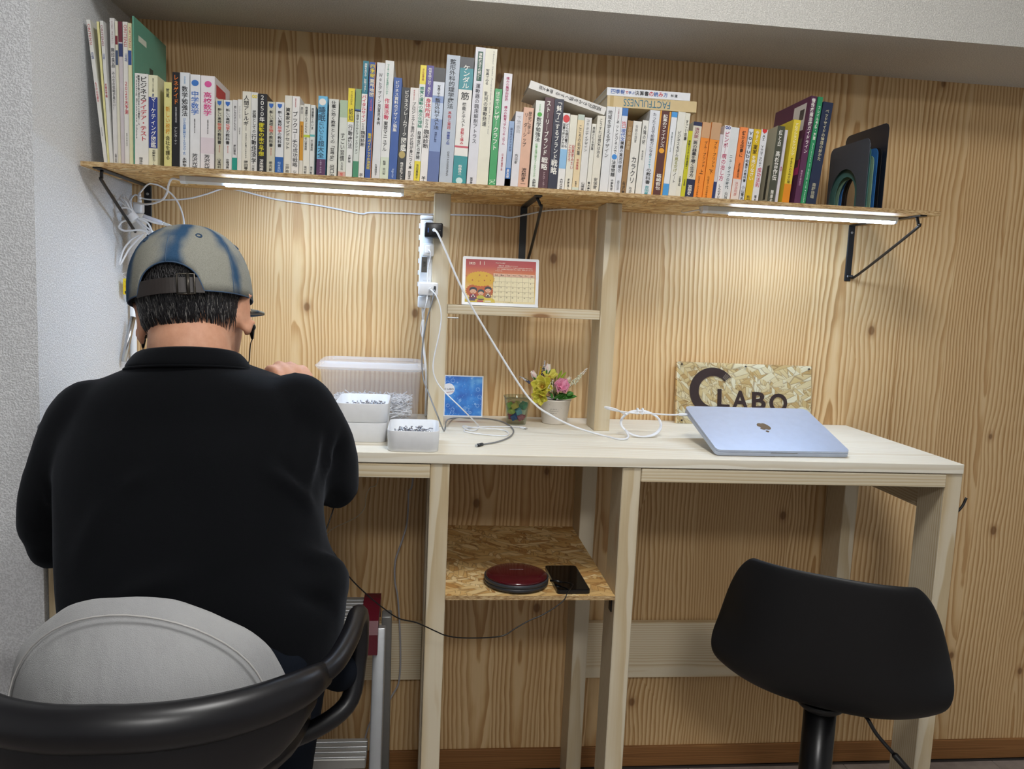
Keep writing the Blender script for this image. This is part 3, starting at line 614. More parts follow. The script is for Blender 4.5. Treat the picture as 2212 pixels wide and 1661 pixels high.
 (6,1490,1542,1342,1406,645,'#d4d8e0','slim white paperback with bold black video site title',[('ＹｏｕＴｕｂｅ',.04,.46,K,.1,.9),('集客の教科書',.47,.73,K,.2,.8),('小山竜央',.78,.98,'#333',.15,.85)],[]),
 (6,1546,1630,1408,1500,650,'#d6b428','yellow paperback with white and black family house title',[('今すぐ',.02,.19,WH,.25,.75),('実家',.21,.34,'#2c2410',.2,.8),('を売りなさい',.36,.70,WH,.2,.8),('和田',.91,.99,K,.25,.75)],[]),
 (6,1642,1720,1502,1582,652,'#dcdde0','white paperback with red dome top and crimson success rule',[('◆',.0,.06,'#d03030',.0,1.0),('ＡＩ',.08,.15,'#22262c',.05,.9),('ＹｏｕＴｕｂｅｒ',.22,.51,'#33373c',.2,.75),('成功法則',.52,.79,'#c02848',.2,.85),('植木',.9,.99,K,.3,.7)],[]),
 (7,302,386,192,276,485,'#4a4c40','dark olive spine with pale cover and white brush title',[('紅と白',.04,.27,WH,.25,.75),('高杉晋作伝',.32,.70,WH,.2,.8),('関厚夫',.83,.99,WH,.3,.7)],[]),
 (7,390,418,280,312,530,'#cfcad0','slim pale booklet tucked beside the dark olive spine',[('教室',.45,.6,'#b04060',.2,.8)],[]),
 (7,463,545,359,436,412,'#d8c23c','yellow paperback with orange foot and care title',[('アセクションケアリング',.04,.42,'#f6f0d4',.25,.75),('するケアのための心理',.45,.75,'#4a4020',.3,.7)],[(.76,1.0,'#dc8a24')]),
 (7,666,737,497,566,142,'#5a3050','tall maroon guideline book with white title, barcode on back cover',[('慢性疼痛治療ガイドライン',.02,.52,WH,.2,.8),('慢性疼痛診療',.6,.9,'#c8a0b8',.3,.6)],[(.0,.3,'#4e2a44')]),
 (7,756,809,572,626,152,'#2f8a5c','slim bright green book with white title by navy book',[('フレイル予防・対策',.08,.4,WH,.25,.8),('Advances in Aging and Health',.42,.98,'#d8f0e0',.35,.65)],[]),
 (7,820,937,632,740,215,'#26304a','navy hardback with gold title at the row end',[('ベッドサイドの神経の診かた',.07,.56,'#d0c8a4',.35,.7),('斎藤佳雄',.78,.93,'#b8b49c',.3,.7)],[]),
]
def ordinal(n):
    return '%d%s' % (n, 'th' if 10 <= n % 100 <= 20 else {1: 'st', 2: 'nd', 3: 'rd'}.get(n % 10, 'th'))
specs = []
YB = -0.272
for i, (c, a, b, d, e, yt, col, lab, seg, bands) in enumerate(BK):
    ox, oy, k = CROP[c]
    Y = YB - 0.004*((i*37) % 5)/4
    P = [ay(ox+a/k, oy+yt/k, Y), ay(ox+b/k, oy+yt/k, Y)]
    foot = []
    for q in (d, e):
        px = ox+q/k; py = 359.3+(px-292)*0.0584
        foot.append(ay(px, py, Y).x)
    h = P[0].z-ZS; l = math.atan2(((P[0].x-foot[0])+(P[1].x-foot[1]))/2, h)
    t = ((P[1].x-P[0].x)+(foot[1]-foot[0]))/2*cos(l)
    specs.append(dict(x=foot[0], t=t, h=h/cos(l), l=l, Y=Y, col=col, lab=lab, seg=seg, bands=bands, i=i))
ls = [s['l'] for s in specs]; up = ls[:]; dn = ls[:]
for i in range(1, len(ls)): up[i] = max(up[i-1], ls[i])
for i in range(len(ls)-2, -1, -1): dn[i] = min(dn[i+1], ls[i])
for s, a, b in zip(specs, up, dn): s['l'] = (a+b)/2
for i in range(1, len(specs)):
    p, s = specs[i-1], specs[i]
    need = p['x']+p['t']/cos(p['l'])+0.0004
    if s['x'] < need:
        gap = need-s['x']
        p['t'] = max(0.003, p['t']-gap*0.75*cos(p['l'])); s['x'] = p['x']+p['t']/cos(p['l'])+0.0004
M_PAGES = flat('#e4dcc8', 0.9, name='book_pages')
def cover_mat(c): return flat(c, 0.38, name='cover_'+c)
def ink(c): return flat(c if len(c) == 7 else '#'+''.join(q*2 for q in c[1:]), 0.5)
def build_book(name, label, M, t, h, d, col, seg, bands, cat='book', hard=0.0009, flip=False, origin=(0, 0, 0), group='books standing on the wall shelf'):
    T = thing(name, label, cat, origin, group)
    mb = MB()
    mb.box((0, 0, -hard), (t, h, 0), M).box((0, 0, -d), (hard, h, -hard), M).box((t-hard, 0, -d), (t, h, -hard), M)
    mb.build('cover', cover_mat(col), T)
    MB().box((hard, 0.0015, -d+0.002), (t-hard, h-0.0015, -hard), M).build('pages', M_PAGES, T)
    for (f0, f1, bc) in bands:
        MB().box((0.0, h*(1-f1), 0.00002), (t, h*(1-f0), 0.0002), M).build('printed_band', cover_mat(bc), T)
    by = {}
    Mt = M @ Matrix.Translation((0, 0, 0.00045))
    for sg in seg:
        tx, f0, f1, c = sg[:4]; x0, x1 = (sg[4], sg[5]) if len(sg) > 4 else (.2, .8)
        bx = (t*x0, h*(1-f1), t*x1, h*(1-f0))
        mb = by.setdefault(c, MB())
        if tx in '●◆◎▮': mb = MB()
        if tx[0].isascii() and len(tx) > 1:      # latin line runs down the spine
            Mr = Mt @ Matrix.Translation(((bx[0]+bx[2])/2, (bx[1]+bx[3])/2, 0)) @ Matrix.Rotation(R(-90), 4, 'Z')
            L, W = bx[3]-bx[1], bx[2]-bx[0]
            put_text(mb, tx, Mr, (-L/2, -W/2, L/2, W/2), 0.0, stretch=True)
        elif tx in '●◆◎▮':
            cx, cy = (bx[0]+bx[2])/2, (bx[1]+bx[3])/2; rx, ry = (bx[2]-bx[0])/2, (bx[3]-bx[1])/2
            rx = min(rx, ry*1.15); n = 18
            pts = [(cx+rx*cos(2*pi*q/n), cy+ry*sin(2*pi*q/n)) for q in range(n)]
            if tx == '◆': pts = [(cx-rx, cy+ry), (cx+rx, cy+ry), (cx+rx*.9, cy-ry*.1), (cx, cy-ry), (cx-rx*.9, cy-ry*.1)]
            if tx == '▮': pts = [(bx[0], bx[1]), (bx[2], bx[1]), (bx[2], bx[3]), (bx[0], bx[3])]
            zz_ = -.0002 if tx == '▮' else 0
            mb.add([Mt @ Vector((x, y, zz_)) for x, y in pts], [tuple(range(len(pts)))]); mb.build('printed_mark', ink(c), T)
        else: put_text(mb, tx, Mt, bx, 0.012, vertical=True)
    for c, mb in by.items():
        if mb.v:
            lo_ = mb.build('lettering', ink(c), T)
            if sum(len(q[0]) for q in seg if q[3] == c) <= 3: lo_['kind'] = 'stuff'
    return T
for s in specs:
    l, t, h = s['l'], s['t'], s['h']
    d = 0.106 if h < 0.165 else 0.13 if h < 0.196 else 0.148 if h < 0.222 else 0.182 if h < 0.262 else 0.205
    z = ZS+(t*sin(l) if l > 0 else 0)+0.0002
    o = Vector((s['x'], s['Y'], z)); ex = Vector((cos(l), 0, -sin(l))); ez = Vector((sin(l), 0, cos(l)))
    M = Matrix(((ex.x, ez.x, 0, o.x), (0, 0, -1, o.y), (ex.z, ez.z, 0, o.z), (0, 0, 0, 1)))
    lab = s['lab']+', '+ordinal(s['i']+1)+' from left'
    T = build_book('magazine' if s['i'] < 8 else 'book', lab, M, t, h, d, s['col'], s['seg'], s['bands'], origin=(o.x+t/2, o.y+d/2, ZS))
    s['M'] = M; s['T'] = T; s['d'] = d
def find(txt): return next(i for i, s in enumerate(specs) if txt in s['lab'])
# printed matter on visible cover faces
def on_cover(i, side, rect, col, name='printed_panel'):
    """rect = depth0, h0, depth1, h1 as fractions on the left (-1) or right (+1) cover"""
    s = specs[i]; x = -0.0003 if side < 0 else s['t']+0.0003; d, h = s['d'], s['h']
    a, b, c, e = rect; M = s['M']
    v = [M @ Vector((x, h*q, -d*p)) for p, q in ((a, b), (c, b), (c, e), (a, e))]
    return MB().add(v, [(0, 1, 2, 3)]).build(name, ink(col), s['T'])
on_cover(8, 1, (.12, .86, .36, .90), '#cfd6c8'); on_cover(8, 1, (.3, .45, .62, .68), '#2c3a36'); on_cover(8, 1, (.45, .6, .56, .74), '#3a4842')
on_cover(10, 1, (.3, .35, .95, .72), '#2c2c34'); on_cover(15, 1, (.1, .8, .7, .93), '#c04048')
i_m = len(specs)-3
on_cover(i_m, -1, (.08, .70, .42, .95), '#d4d0cc'); on_cover(i_m, -1, (.12, .80, .24, .90), '#55504e'); on_cover(i_m, -1, (.05, .35, .3, .62), '#6a6058')
on_cover(i_m, -1, (.02, .28, .45, .42), '#b03c74')
on_cover(find('dark olive spine'), -1, (0, 0, 1, 1), '#b4b09a')
on_cover(find('dark olive spine'), -1, (.1, .05, .2, .5), '#3c3c34')
# ---- books lying on top of the row
def lying(name, label, pl, pr, th, d, Y, col, seg, flip=False, bands=()):
    """spine towards the room; pl, pr = lower left / lower right spine corners (world)"""
    pl, pr = Vector(pl), Vector(pr); ex = (pr-pl).normalized(); L = (pr-pl).length
    n = Vector((0, -1, 0)); n = (n-ex*n.dot(ex)).normalized(); ez = n.cross(ex)
    # book local: y along the spine (h), x across thickness (t)
    if flip:   # head of the book to the right
        yv, xv, o = ex, -ez, pl+ez*th
    else:
        yv, xv, o = -ex, ez, pr
    M = Matrix(((xv.x, yv.x, n.x, o.x), (xv.y, yv.y, n.y, o.y), (xv.z, yv.z, n.z, o.z), (0, 0, 0, 1)))
    return build_book(name, label, M, th, L, d, col, seg, list(bands), origin=(pl+pr)/2, group='books lying on top of the row')
def top_z(i0, i1):
    m = 0
    for s in specs[i0:i1+1]:
        for q in (0, s['t']): m = max(m, (s['M'] @ Vector((q, s['h'], 0))).z)
    return m
i_a, i_b = find('regional design'), find('great meeting')
zt = top_z(i_a, i_b)+0.0006
yl = -0.268
xl = ay(1311, 232, yl).x; xr = ay(1504, 241, yl).x
tf = (ay(1311, 205, yl)-ay(1311, 229, yl)).z
lying('book', 'tan book lying flat with upside down teal capital letters', (xl, yl, zt), (xr, yl, zt), tf, 0.13, yl, '#cdb88c',
      [('ＦＡＣＴＦＵＬＮＥＳＳ'.translate({ord(a): b for a, b in zip('ＦＡＣＴＵＬＮＥＳ', 'FACTULNES')}), .30, .82, '#2f6e86', .2, .85), ('10 no omoikomi wo norikoe', .3, .82, '#7a6a48', .06, .16)], flip=True, bands=[(.93, .97, '#b9a06c')])
zt2 = zt+tf+0.0004
xl2 = ay(1311, 203, yl).x; xr2 = ay(1491, 208, yl).x; t2 = 0.0165
lb2 = lying('book', 'white book on top of the lying pair with blue title', (xl2, yl, zt2), (xr2, yl, zt2), t2, 0.145, yl, '#dee0e4', [], flip=False)
mbs = {}
cur = 0.045; Lw = xr2-xl2
for ch, c in zip('四季報で学ぶ決算書の読み方', [BL]*3+[RD, BL, BL]+[K]*3+[RD, BL, RD, BL]):
    small = ch in 'で学ぶ'; w_ = 0.0105 if not small else 0.007
    put_text(mbs.setdefault(c, MB()), ch, Matrix(((1, 0, 0, xl2+cur*Lw), (0, 0, -1, yl-0.0006), (0, 1, 0, zt2), (0, 0, 0, 1))), (0, 0.004 if not small else .005, w_*0.95, 0.0135 if not small else .0115), 0.012)
    cur += w_/Lw
put_text(mbs.setdefault(K, MB()), '林 建', Matrix(((1, 0, 0, xl2+0.75*Lw), (0, 0, -1, yl-0.0006), (0, 1, 0, zt2), (0, 0, 0, 1))), (0, 0.005, 0.02, 0.0115), 0.01)
for c, mb in mbs.items(): mb.build('lettering', ink(c), lb2)['kind'] = 'stuff'
# tilted white book: left end propped up on the taller spines, right end on the cream paperback
yk = -0.262
A = ay(1130+8, 214, yk); B = ay(1316, 245, yk)
i_navy = find('white charm'); i_cre = find('low end of the tilted')
# rest on the highest corner of the navy book and the top of the cream paperback
sN = specs[i_navy]; pN = max(((sN['M'] @ Vector((q, sN['h'], 0))) for q in (0, sN['t'])), key=lambda v: v.z)
sM = specs[i_navy-1]; pM = max(((sM['M'] @ Vector((q, sM['h'], 0))) for q in (0, sM['t'])), key=lambda v: v.z)
sC = specs[i_cre]; pC = max(((sC['M'] @ Vector((q, sC['h'], 0))) for q in (0, sC['t'])), key=lambda v: v.z)
slope = max((pC.z-pN.z)/(pC.x-pN.x), (pC.z-pM.z)/(pC.x-pM.x), -0.40)
top = max((p.z-slope*p.x) for p in (pN, pM, pC))
for s in specs[i_navy-3:i_cre+1]:
    for q in (0, s['t']):
        p = s['M'] @ Vector((q, s['h'], 0)); top = max(top, p.z-slope*p.x)
top += 0.0008
x0 = ay(1141, 205, yk).x; x1 = x0+0.176*cos(math.atan(slope))
x1 = min(x1, xl-0.0035)
lying('book', 'white book lying tilted across the row, lettering upside down', (x0, yk, top+slope*x0), (x1, yk, top+slope*x1), 0.0165, 0.13, yk, '#dcdad6',
      [('孤独がきみを強くする', .06, .66, '#4a4a4a', .2, .72), ('岡本太郎', .70, .88, '#4a4a4a', .2, .72)], flip=True)
# ------------------------------------------------------------------ things on the desk
def plane(o, ex, ey):
    """matrix of a plane: local x, local y, normal"""
    ex = Vector(ex).normalized(); ey = Vector(ey); ey = (ey-ex*ey.dot(ex)).normalized(); n = ex.cross(ey)
    return Matrix(((ex.x, ey.x, n.x, o[0]), (ex.y, ey.y, n.y, o[1]), (ex.z, ey.z, n.z, o[2]), (0, 0, 0, 1)))
def rrect(w, h, r, n=6, x0=0, y0=0):
    out = []
    for cx, cy, a in ((w-r, h-r, 0), (r, h-r, 90), (r, r, 180), (w-r, r, 270)):
        for k in range(n+1):
            t = R(a+90*k/n); out.append((x0+cx+r*cos(t), y0+cy+r*sin(t)))
    return out
def quad(M, x0, y0, x1, y1, z=0.0): return [M @ Vector(p) for p in ((x0, y0, z), (x1, y0, z), (x1, y1, z), (x0, y1, z))]
def ell(cx, cy, rx, ry, n=20, a0=0, a1=360):
    return [(cx+rx*cos(R(a0+(a1-a0)*k/n)), cy+ry*sin(R(a0+(a1-a0)*k/n))) for k in range(n+(0 if a1-a0 == 360 else 1))]
def shape(name, poly, M, col, parent, z=0.0005, mat=None):
    return MB().add([M @ Vector((x, y, z)) for x, y in poly], [tuple(range(len(poly)))]).build(name, mat or ink(col), parent)

# ---- closed laptop, hinge side propped up
n0 = az(1546, 985, ZD); n1 = az(1832, 989, ZD); e1 = (n1-n0); e1.z = 0; LW = 0.297; e1.normalize(); LD = 0.210
best = None
for k in range(5, 80):
    th = R(k); perp = Vector((-e1.y, e1.x, 0)); e2 = perp*cos(th)+Vector((0, 0, sin(th)))
    f0 = n0+e2*LD; d = f0-C0; q = (1106+F*d.dot(_r)/d.dot(_f), 830.5-F*d.dot(_u)/d.dot(_f))
    er = (q[0]-1480)**2+(q[1]-891)**2
    if best is None or er < best[0]: best = (er, k, e2.copy(), q)
LT, e2 = best[1], best[2]
lift = 0.0135
lap = thing('laptop', 'closed silver laptop tilted up in front of the wooden sign', 'laptop', n0+e1*LW/2)
ML = plane(n0+Vector((0, 0, 0.0006)), e1, e2)
M_LAP = flat('#b2bdd2', 0.40, metal=0.55, name='anodised_aluminium')
mb = MB(); mb.prism(rrect(LW, LD, 0.012), 0.0008, 0.0088, ML); mb.build('base', M_LAP, lap)
mb = MB(); mb.prism(rrect(LW-0.0006, LD-0.0006, 0.0122, 6, .0003, .0003), 0.0094, lift, ML); mb.build('lid', M_LAP, lap)
mb = MB(); mb.prism(rrect(LW-0.006, LD-0.006, 0.010, 6, .003, .003), 0.0088, 0.0094, ML); mb.build('gasket', flat('#1c1d20', 0.6), lap)
MB().box((LW*0.40, -0.0003, 0.0072), (LW*0.60, 0.002, 0.0089), ML).build('finger_notch', flat('#8c9098', 0.35, metal=0.6), lap)
def fruit(cx, cy, s):
    # bitten fruit outline, stem side towards -y
    pts = []
    ctl = [(0, .74), (.18, .80), (.42, .72), (.62, .42), (.66, .10), (.52, .0), (.44, -.18), (.50, -.36), (.60, -.46), (.48, -.62), (.26, -.72), (.0, -.62), (-.26, -.72), (-.52, -.58), (-.68, -.22), (-.66, .12), (-.54, .46), (-.34, .74), (-.16, .80)]
    p3 = smooth_path([Vector((a, b, 0)) for a, b in ctl]+[Vector((0, .74, 0))], 4)[:-1]
    return [(cx-p.x*s, cy+p.y*s) for p in p3]
M_LOGO = flat('#6a5e52', 0.18, metal=0.5, name='mirror_logo')
shape('logo', fruit(LW*0.505, LD*0.53, 0.021), ML, None, lap, lift+0.0002, M_LOGO)
shape('logo_leaf', [(p.x, p.y) for p in smooth_path([Vector((LW*0.505-0.001, LD*0.53-0.0175, 0)), Vector((LW*.505-.0055, LD*.53-.0225, 0)), Vector((LW*.505-.0015, LD*.53-.0275, 0)), Vector((LW*.505+.0030, LD*.53-.0225, 0)), Vector((LW*0.505-0.001, LD*0.53-0.0175, 0))], 4)[:-1]], ML, None, lap, lift+0.0002, M_LOGO)
# low stand under the hinge side
q = n0+e1*LW*0.5+e2*LD*0.8
st = thing('laptop_stand', 'dark low stand hidden under the raised side of the laptop', 'stand', (q.x, q.y, ZD))
ex = e1
for s in (0.34, 0.66):
    a = n0+e1*LW*s+e2*LD*0.80
    MB().cyl((a.x, a.y+0.01, ZD), (a.x, a.y, a.z-0.001), 0.004, 8).build('strut', M_BLACK, st)
a = n0+e1*LW*0.3+e2*LD*0.80; b = n0+e1*LW*0.7+e2*LD*0.80
MB().cyl(a-Vector((0, 0, 0.0042)), b-Vector((0, 0, 0.0042)), 0.004, 8).build('crossbar', M_BLACK, st)
MB().bbox((a.x, a.y-0.01, ZD), (b.x, a.y+0.03, ZD+0.003), 0.001).build('foot', M_BLACK, st)

# ---- strand board sign
s_bl = ay(1461, 907, -0.045); s_br = ay(1756, 916, -0.045); s_tl = ay(1458, 776, -0.025); s_tr = ay(1751, 783, -0.025)
SW, SH = 0.362, 0.158
o = Vector((s_bl.x, -0.045, ZD+0.0006)); tilt = 0.16
MS = plane(o, (1, 0, 0), (0, sin(tilt), cos(tilt)))
sign = thing('wooden_sign', 'strand board sign with brown letters behind the laptop', 'sign', (o.x+SW/2, -0.04, ZD))
bo = MB().box((0, 0, -0.012), (SW, SH, 0), MS).build('board', osb('pale_strand_board', 0, 2, True, .72), sign)
M_LEATH = flat('#3b2422', 0.45, name='brown_leather')
cx, cy, ro, ri = SW*0.262, SH*0.535, 0.0610, 0.0395
arc = [(cx+ro*cos(R(a)), cy+ro*sin(R(a))) for a in range(38, 306, 6)]+[(cx+0.002+ri*cos(R(a)), cy+ri*sin(R(a))) for a in range(300, 36, -6)]
MB().prism(arc, 0.0002, 0.003, MS).build('letter', M_LEATH, sign)['label'] = 'large brown letter C'
for k in range(4):
    a = R(40+k*4.2); MB().box((ri+0.004, -0.0004, 0.003), (ro-0.003, 0.0004, 0.0034), MS @ Matrix.Translation((cx, cy, 0)) @ Matrix.Rotation(a, 4, 'Z')).build('stripe', flat('#c8b8a0', .6), sign)
for ch, x0, x1, y0, y1 in (('L', .299, .388, .27, .575), ('A', .408, .526, .255, .56), ('B', .555, .657, .26, .545), ('O', .685, .818, .215, .53)):
    solid_text(MB(), ch, MS, (SW*x0, SH*y0, SW*x1, SH*y1), 0.003, 0.022).build('letter', M_LEATH, sign)
def clear(name, tint, alpha, rough=0.05):
    m = Mat(name); nt = m.nt; t = m.node('ShaderNodeBsdfTransparent'); mx = m.node('ShaderNodeMixShader')
    t.inputs[0].default_value = (*lin('#ffffff'), 1); m.color(tint); m.rough(rough)
    mx.inputs[0].default_value = alpha
    out = nt.nodes['Material Output']; nt.links.new(t.outputs[0], mx.inputs[1]); nt.links.new(m.b.outputs[0], mx.inputs[2]); nt.links.new(mx.outputs[0], out.inputs[0])
    return m.m
def glazing(name, tint, rough=0.02):
    """clear sheet: straight-through transparency with a fresnel gloss"""
    m = Mat(name); nt = m.nt; t = m.node('ShaderNodeBsdfTransparent'); g = m.node('ShaderNodeBsdfGlossy'); mx = m.node('ShaderNodeMixShader'); fr = m.node('ShaderNodeLayerWeight')
    t.inputs[0].default_value = (*lin(tint), 1); g.inputs['Roughness'].default_value = rough; fr.inputs[0].default_value = 0.5
    out = nt.nodes['Material Output']; nt.links.new((S(nt, fr.outputs['Facing']).pow(4.0)*0.5+0.035).o, mx.inputs[0]); nt.links.new(t.outputs[0], mx.inputs[1]); nt.links.new(g.outputs[0], mx.inputs[2]); nt.links.new(mx.outputs[0], out.inputs[0])
    return m.m
M_ACRYL = glazing('clear_acrylic', '#f6f8f8')
MB().box((0.0, 0.0, 0.0045), (SW, SH, 0.0065), MS).build('acrylic_sheet', M_ACRYL, sign)
for fx, fy in ((.03, .96), (.5, .955), (.975, .95), (.035, .05), (.97, .05)):
    MB().lathe([(0.0001, 0.0085), (0.0018, 0.008), (0.0024, 0.0066), (0.0012, 0.0064), (0.0012, 0.0)], MS @ Vector((SW*fx, SH*fy, 0)), 10, MS.to_3x3().to_4x4()).build('pin', flat('#2c2320', 0.4), sign)

# ---- blue picture card
cw, ch_ = 0.098, 0.103
oc = Vector((0.7475, -0.030, ZD+0.0004)); MC = plane(oc, (1, 0, 0), (0, 0.13, 1))
card = thing('picture_card', 'blue bubble patterned card leaning on the wall behind the post', 'card', (oc.x+cw/2, -0.03, ZD))
MB().box((0, 0, -0.003), (cw, ch_, 0), MC).build('backing', flat('#e4e8ee', 0.5), card)
def bub_mat():
    m = Mat('blue_bubble_print'); x, y, z = m.coord(); v = m.vec(x, 0.0, z)
    d = m.vor(v, 60.0); n = m.noise(v, 30, 3); d2 = m.vor(v, 160.0)
    col = n.ramp([(0.3, '#1c56b4'), (0.55, '#2f83d8'), (0.8, '#7fc0ee')])
    ring = (1.0-(d-0.28).abs().smooth(0.0, 0.06))*0.45+(1.0-d2.smooth(0.08, 0.2))*0.5
    m.color(m.mix(ring.clamp(), col, '#b9def6')); m.rough(0.35); return m.m
shape('print', [(.003, .003), (cw-.003, .003), (cw-.003, ch_-.003), (.003, ch_-.003)], MC, None, card, 0.0004, bub_mat())
shape('speech_disc', ell(.012, .068, .0145, .0145), MC, '#eceef2', card, 0.0008)
put_text(MB(), 'C LABO', MC @ Matrix.Translation((0, 0, .0011)), (.001, .062, .024, .074), 0.02).build('lettering', ink('#28304c'), card)
shape('underline', [(.006, .059), (.024, .061), (.024, .062), (.006, .060)], MC, '#a03848', card, 0.0011)

# ---- desk calendar
kw, kh = 0.176, 0.1125
ok = Vector((ay(997, 655, -0.172).x, -0.172, 1.2409)); MK = plane(ok, (1, -0.02, 0), (0, 0.17, 1))
cal = thing('desk_calendar', 'orange autumn desk calendar standing on the pine crossbar', 'calendar', (ok.x+kw/2, -0.17, 1.2405))
MB().prism(rrect(kw, kh, .003, 2), -0.0035, 0, MK).build('frame', flat('#e3e6ea', 0.25, name='calendar_case'), cal)
MB().box((0.0, 0.0, -0.012), (kw, 0.004, 0.004), MK).build('foot', flat('#e3e6ea', 0.25, name='calendar_case'), cal)
def grad():
    m = Mat('autumn_gradient_print'); x, y, z = m.coord()
    t = (z/0.098).clamp()
    m.color(t.ramp([(0.0, '#e6d8a8'), (0.22, '#e2c678'), (0.45, '#d8a33c'), (0.68, '#c4682c'), (0.85, '#b02e2a'), (1.0, '#a81f2b')])); m.rough(0.4); return m.m
px0, py0, px1, py1 = .007, .0075, kw-.007, kh-.006; pw_, ph_ = px1-px0, py1-py0
shape('print', [(px0, py0), (px1, py0), (px1, py1), (px0, py1)], MK, None, cal, 0.0004, grad())
def cq(u, v): return (px0+u*pw_, py1-v*ph_)
def cpoly(name, pts, col, z=0.0008): return shape(name, [cq(*p) for p in pts], MK, col, cal, z)
tree = []
for k in range(60):
    a = 2*pi*k/60; r = 1.0+(0.05 if k % 2 else -0.03)
    tree.append((.215+.195*r*cos(a), .455-.17*r*sin(a)))
under = []
for k in range(50):
    a = 2*pi*k/50; r = 1.0+(0.06 if k % 2 else -0.03); under.append((.205+.19*r*cos(a), .74-.18*r*sin(a)))
cpoly('orange_bush', under, '#bf5f2c', .0007); cpoly('yellow_tree', tree, '#d8ab2c', .0009)
cpoly('picnic_mat', [(0, 1), (.43, 1), (.42, .93), (.36, .88), (.2, .86), (.06, .89), (0, .95)], '#d9c14c', .0010)
for u, v, s in ((.2, .37, .022), (.3, .38, .024), (.1, .49, .024), (.19, .51, .018), (.27, .49, .024), (.355, .485, .017), (.008, .39, .016)):
    pts = []
    for k in range(10):
        a = 2*pi*k/10+.3; r = s*(1.0 if k % 2 == 0 else .4); pts.append((u+r*.62*cos(a), v-r*sin(a)))
    cpoly('maple_leaf', pts, '#a8452c', .0012)
def ellp(u, v, ru, rv, n=18): return [(u+ru*cos(2*pi*k/n), v+rv*sin(2*pi*k/n)) for k in range(n)]
for u, v, hair, shirt, legs, s in ((.115, .735, '#2f3640', '#8c3448', '#5c4a60', 1.0), (.225, .775, '#2a4348', '#b9b840', '#6c4a50', .85), (.325, .705, '#2a3038', '#9c6a48', '#6a4a58', .9)):
    cpoly('legs', ellp(u, v+.175*s, .058*s, .035*s), legs, .0012)
    cpoly('shirt', [(u-.05*s, v+.17*s), (u-.045*s, v+.08*s), (u+.045*s, v+.08*s), (u+.05*s, v+.17*s)], shirt, .0013)
    cpoly('hair', ellp(u, v-.02, .055*s, .065*s), hair, .0014)
    cpoly('face', ellp(u, v+.02, .045*s, .052*s), '#e0b090', .0015)
    cpoly('mouth', ellp(u, v+.045, .010, .006, 8), '#a84038', .0017)
    for e in (-.016, .016): cpoly('eye', ellp(u+e, v+.012, .004, .007, 8), '#3a2c28', .0017)
    if shirt != '#b9b840': cpoly('rice_ball', [(u-.032, v+.15), (u, v+.08), (u+.032, v+.15)], '#ece8e0', .0018); cpoly('nori', [(u-.012, v+.15), (u-.012, v+.115), (u+.012, v+.115), (u+.012, v+.15)], '#2a2c30', .0019)
for u, v, c in ((.1, .945, '#5c4a6c'), (.215, .965, '#b84860'), (.325, .96, '#e4dcc0')):
    cpoly('lunch_box', [(u-.045, v+.025), (u-.045, v-.005), (u+.045, v-.005), (u+.045, v+.025)], c, .0013)
gx0, gx1, gy0, gy1 = .395, .985, .31, .955
cpoly('grid_panel', [(gx0, gy0), (gx1, gy0), (gx1, gy1), (gx0, gy1)], '#e6dcb6', .0008)
cpoly('grid_head', [(gx0, gy0), (gx1, gy0), (gx1, gy0+.075), (gx0, gy0+.075)], '#dfb49a', .0010)
for k in range(8):
    u = gx0+(gx1-gx0)*k/7; cpoly('grid_line', [(u-.0011, gy0), (u+.0011, gy0), (u+.0011, gy1), (u-.0011, gy1)], '#7c6a58', .0012)
for k in range(5):
    v = gy0+.075+(gy1-gy0-.075)*k/5; cpoly('grid_line', [(gx0, v-.0016), (gx1, v-.0016), (gx1, v+.0016), (gx0, v+.0016)], '#7c6a58', .0012)
MKt = MK @ Matrix.Translation((0, 0, .0014))
def cbox(u0, v0, u1, v1): a = cq(u0, v1); b = cq(u1, v0); return (a[0], a[1], b[0], b[1])
dk = MB(); wt = MB()
for k, d in enumerate(('Sun', 'Mon', 'Tue', 'Wed', 'Thu', 'Fri', 'Sat')):
    u = gx0+(gx1-gx0)*(k+.22)/7; put_text(dk, d, MKt, cbox(u, gy0+.018, u+.05, gy0+.058), 0.01)
for n in range(1, 31):
    c, r_ = (n+5) % 7, (n+5)//7; u = gx0+(gx1-gx0)*(c+.2)/7; v = gy0+.075+(gy1-gy0-.075)*(r_+.1)/5
    if r_ < 5: put_text(dk, str(n), MKt, cbox(u, v, u+.022, v+.03))
put_text(dk, 'チーム C-LABO 2025', MKt, cbox(.45, .965, .78, .985)); dk.build('small_print', ink('#4a3c34'), cal)
put_text(wt, '2025', MKt, cbox(.03, .07, .15, .125), 0.01); put_text(wt, '1', MKt, cbox(.19, .045, .215, .13)); put_text(wt, '1', MKt, cbox(.25, .045, .275, .13))
put_text(wt, 'プログラム紹介', MKt, cbox(.42, .05, .56, .085))
for k, tx in enumerate(('最後の席（就労塾のオリジナル）', '自分の考え方をポジティブに捉えた就労支援の発見を知る', 'など、就労時の対応方法を学んで就労！時間に学べるプロ', 'グラムです。')):
    put_text(wt, tx, MKt, cbox(.42+(.025 if k == 0 else 0), .115+k*.04, .42+(.56 if k in (1, 2) else .34 if k == 0 else .1), .145+k*.04))
wt.build('title_print', ink('#f4ead8'), cal)

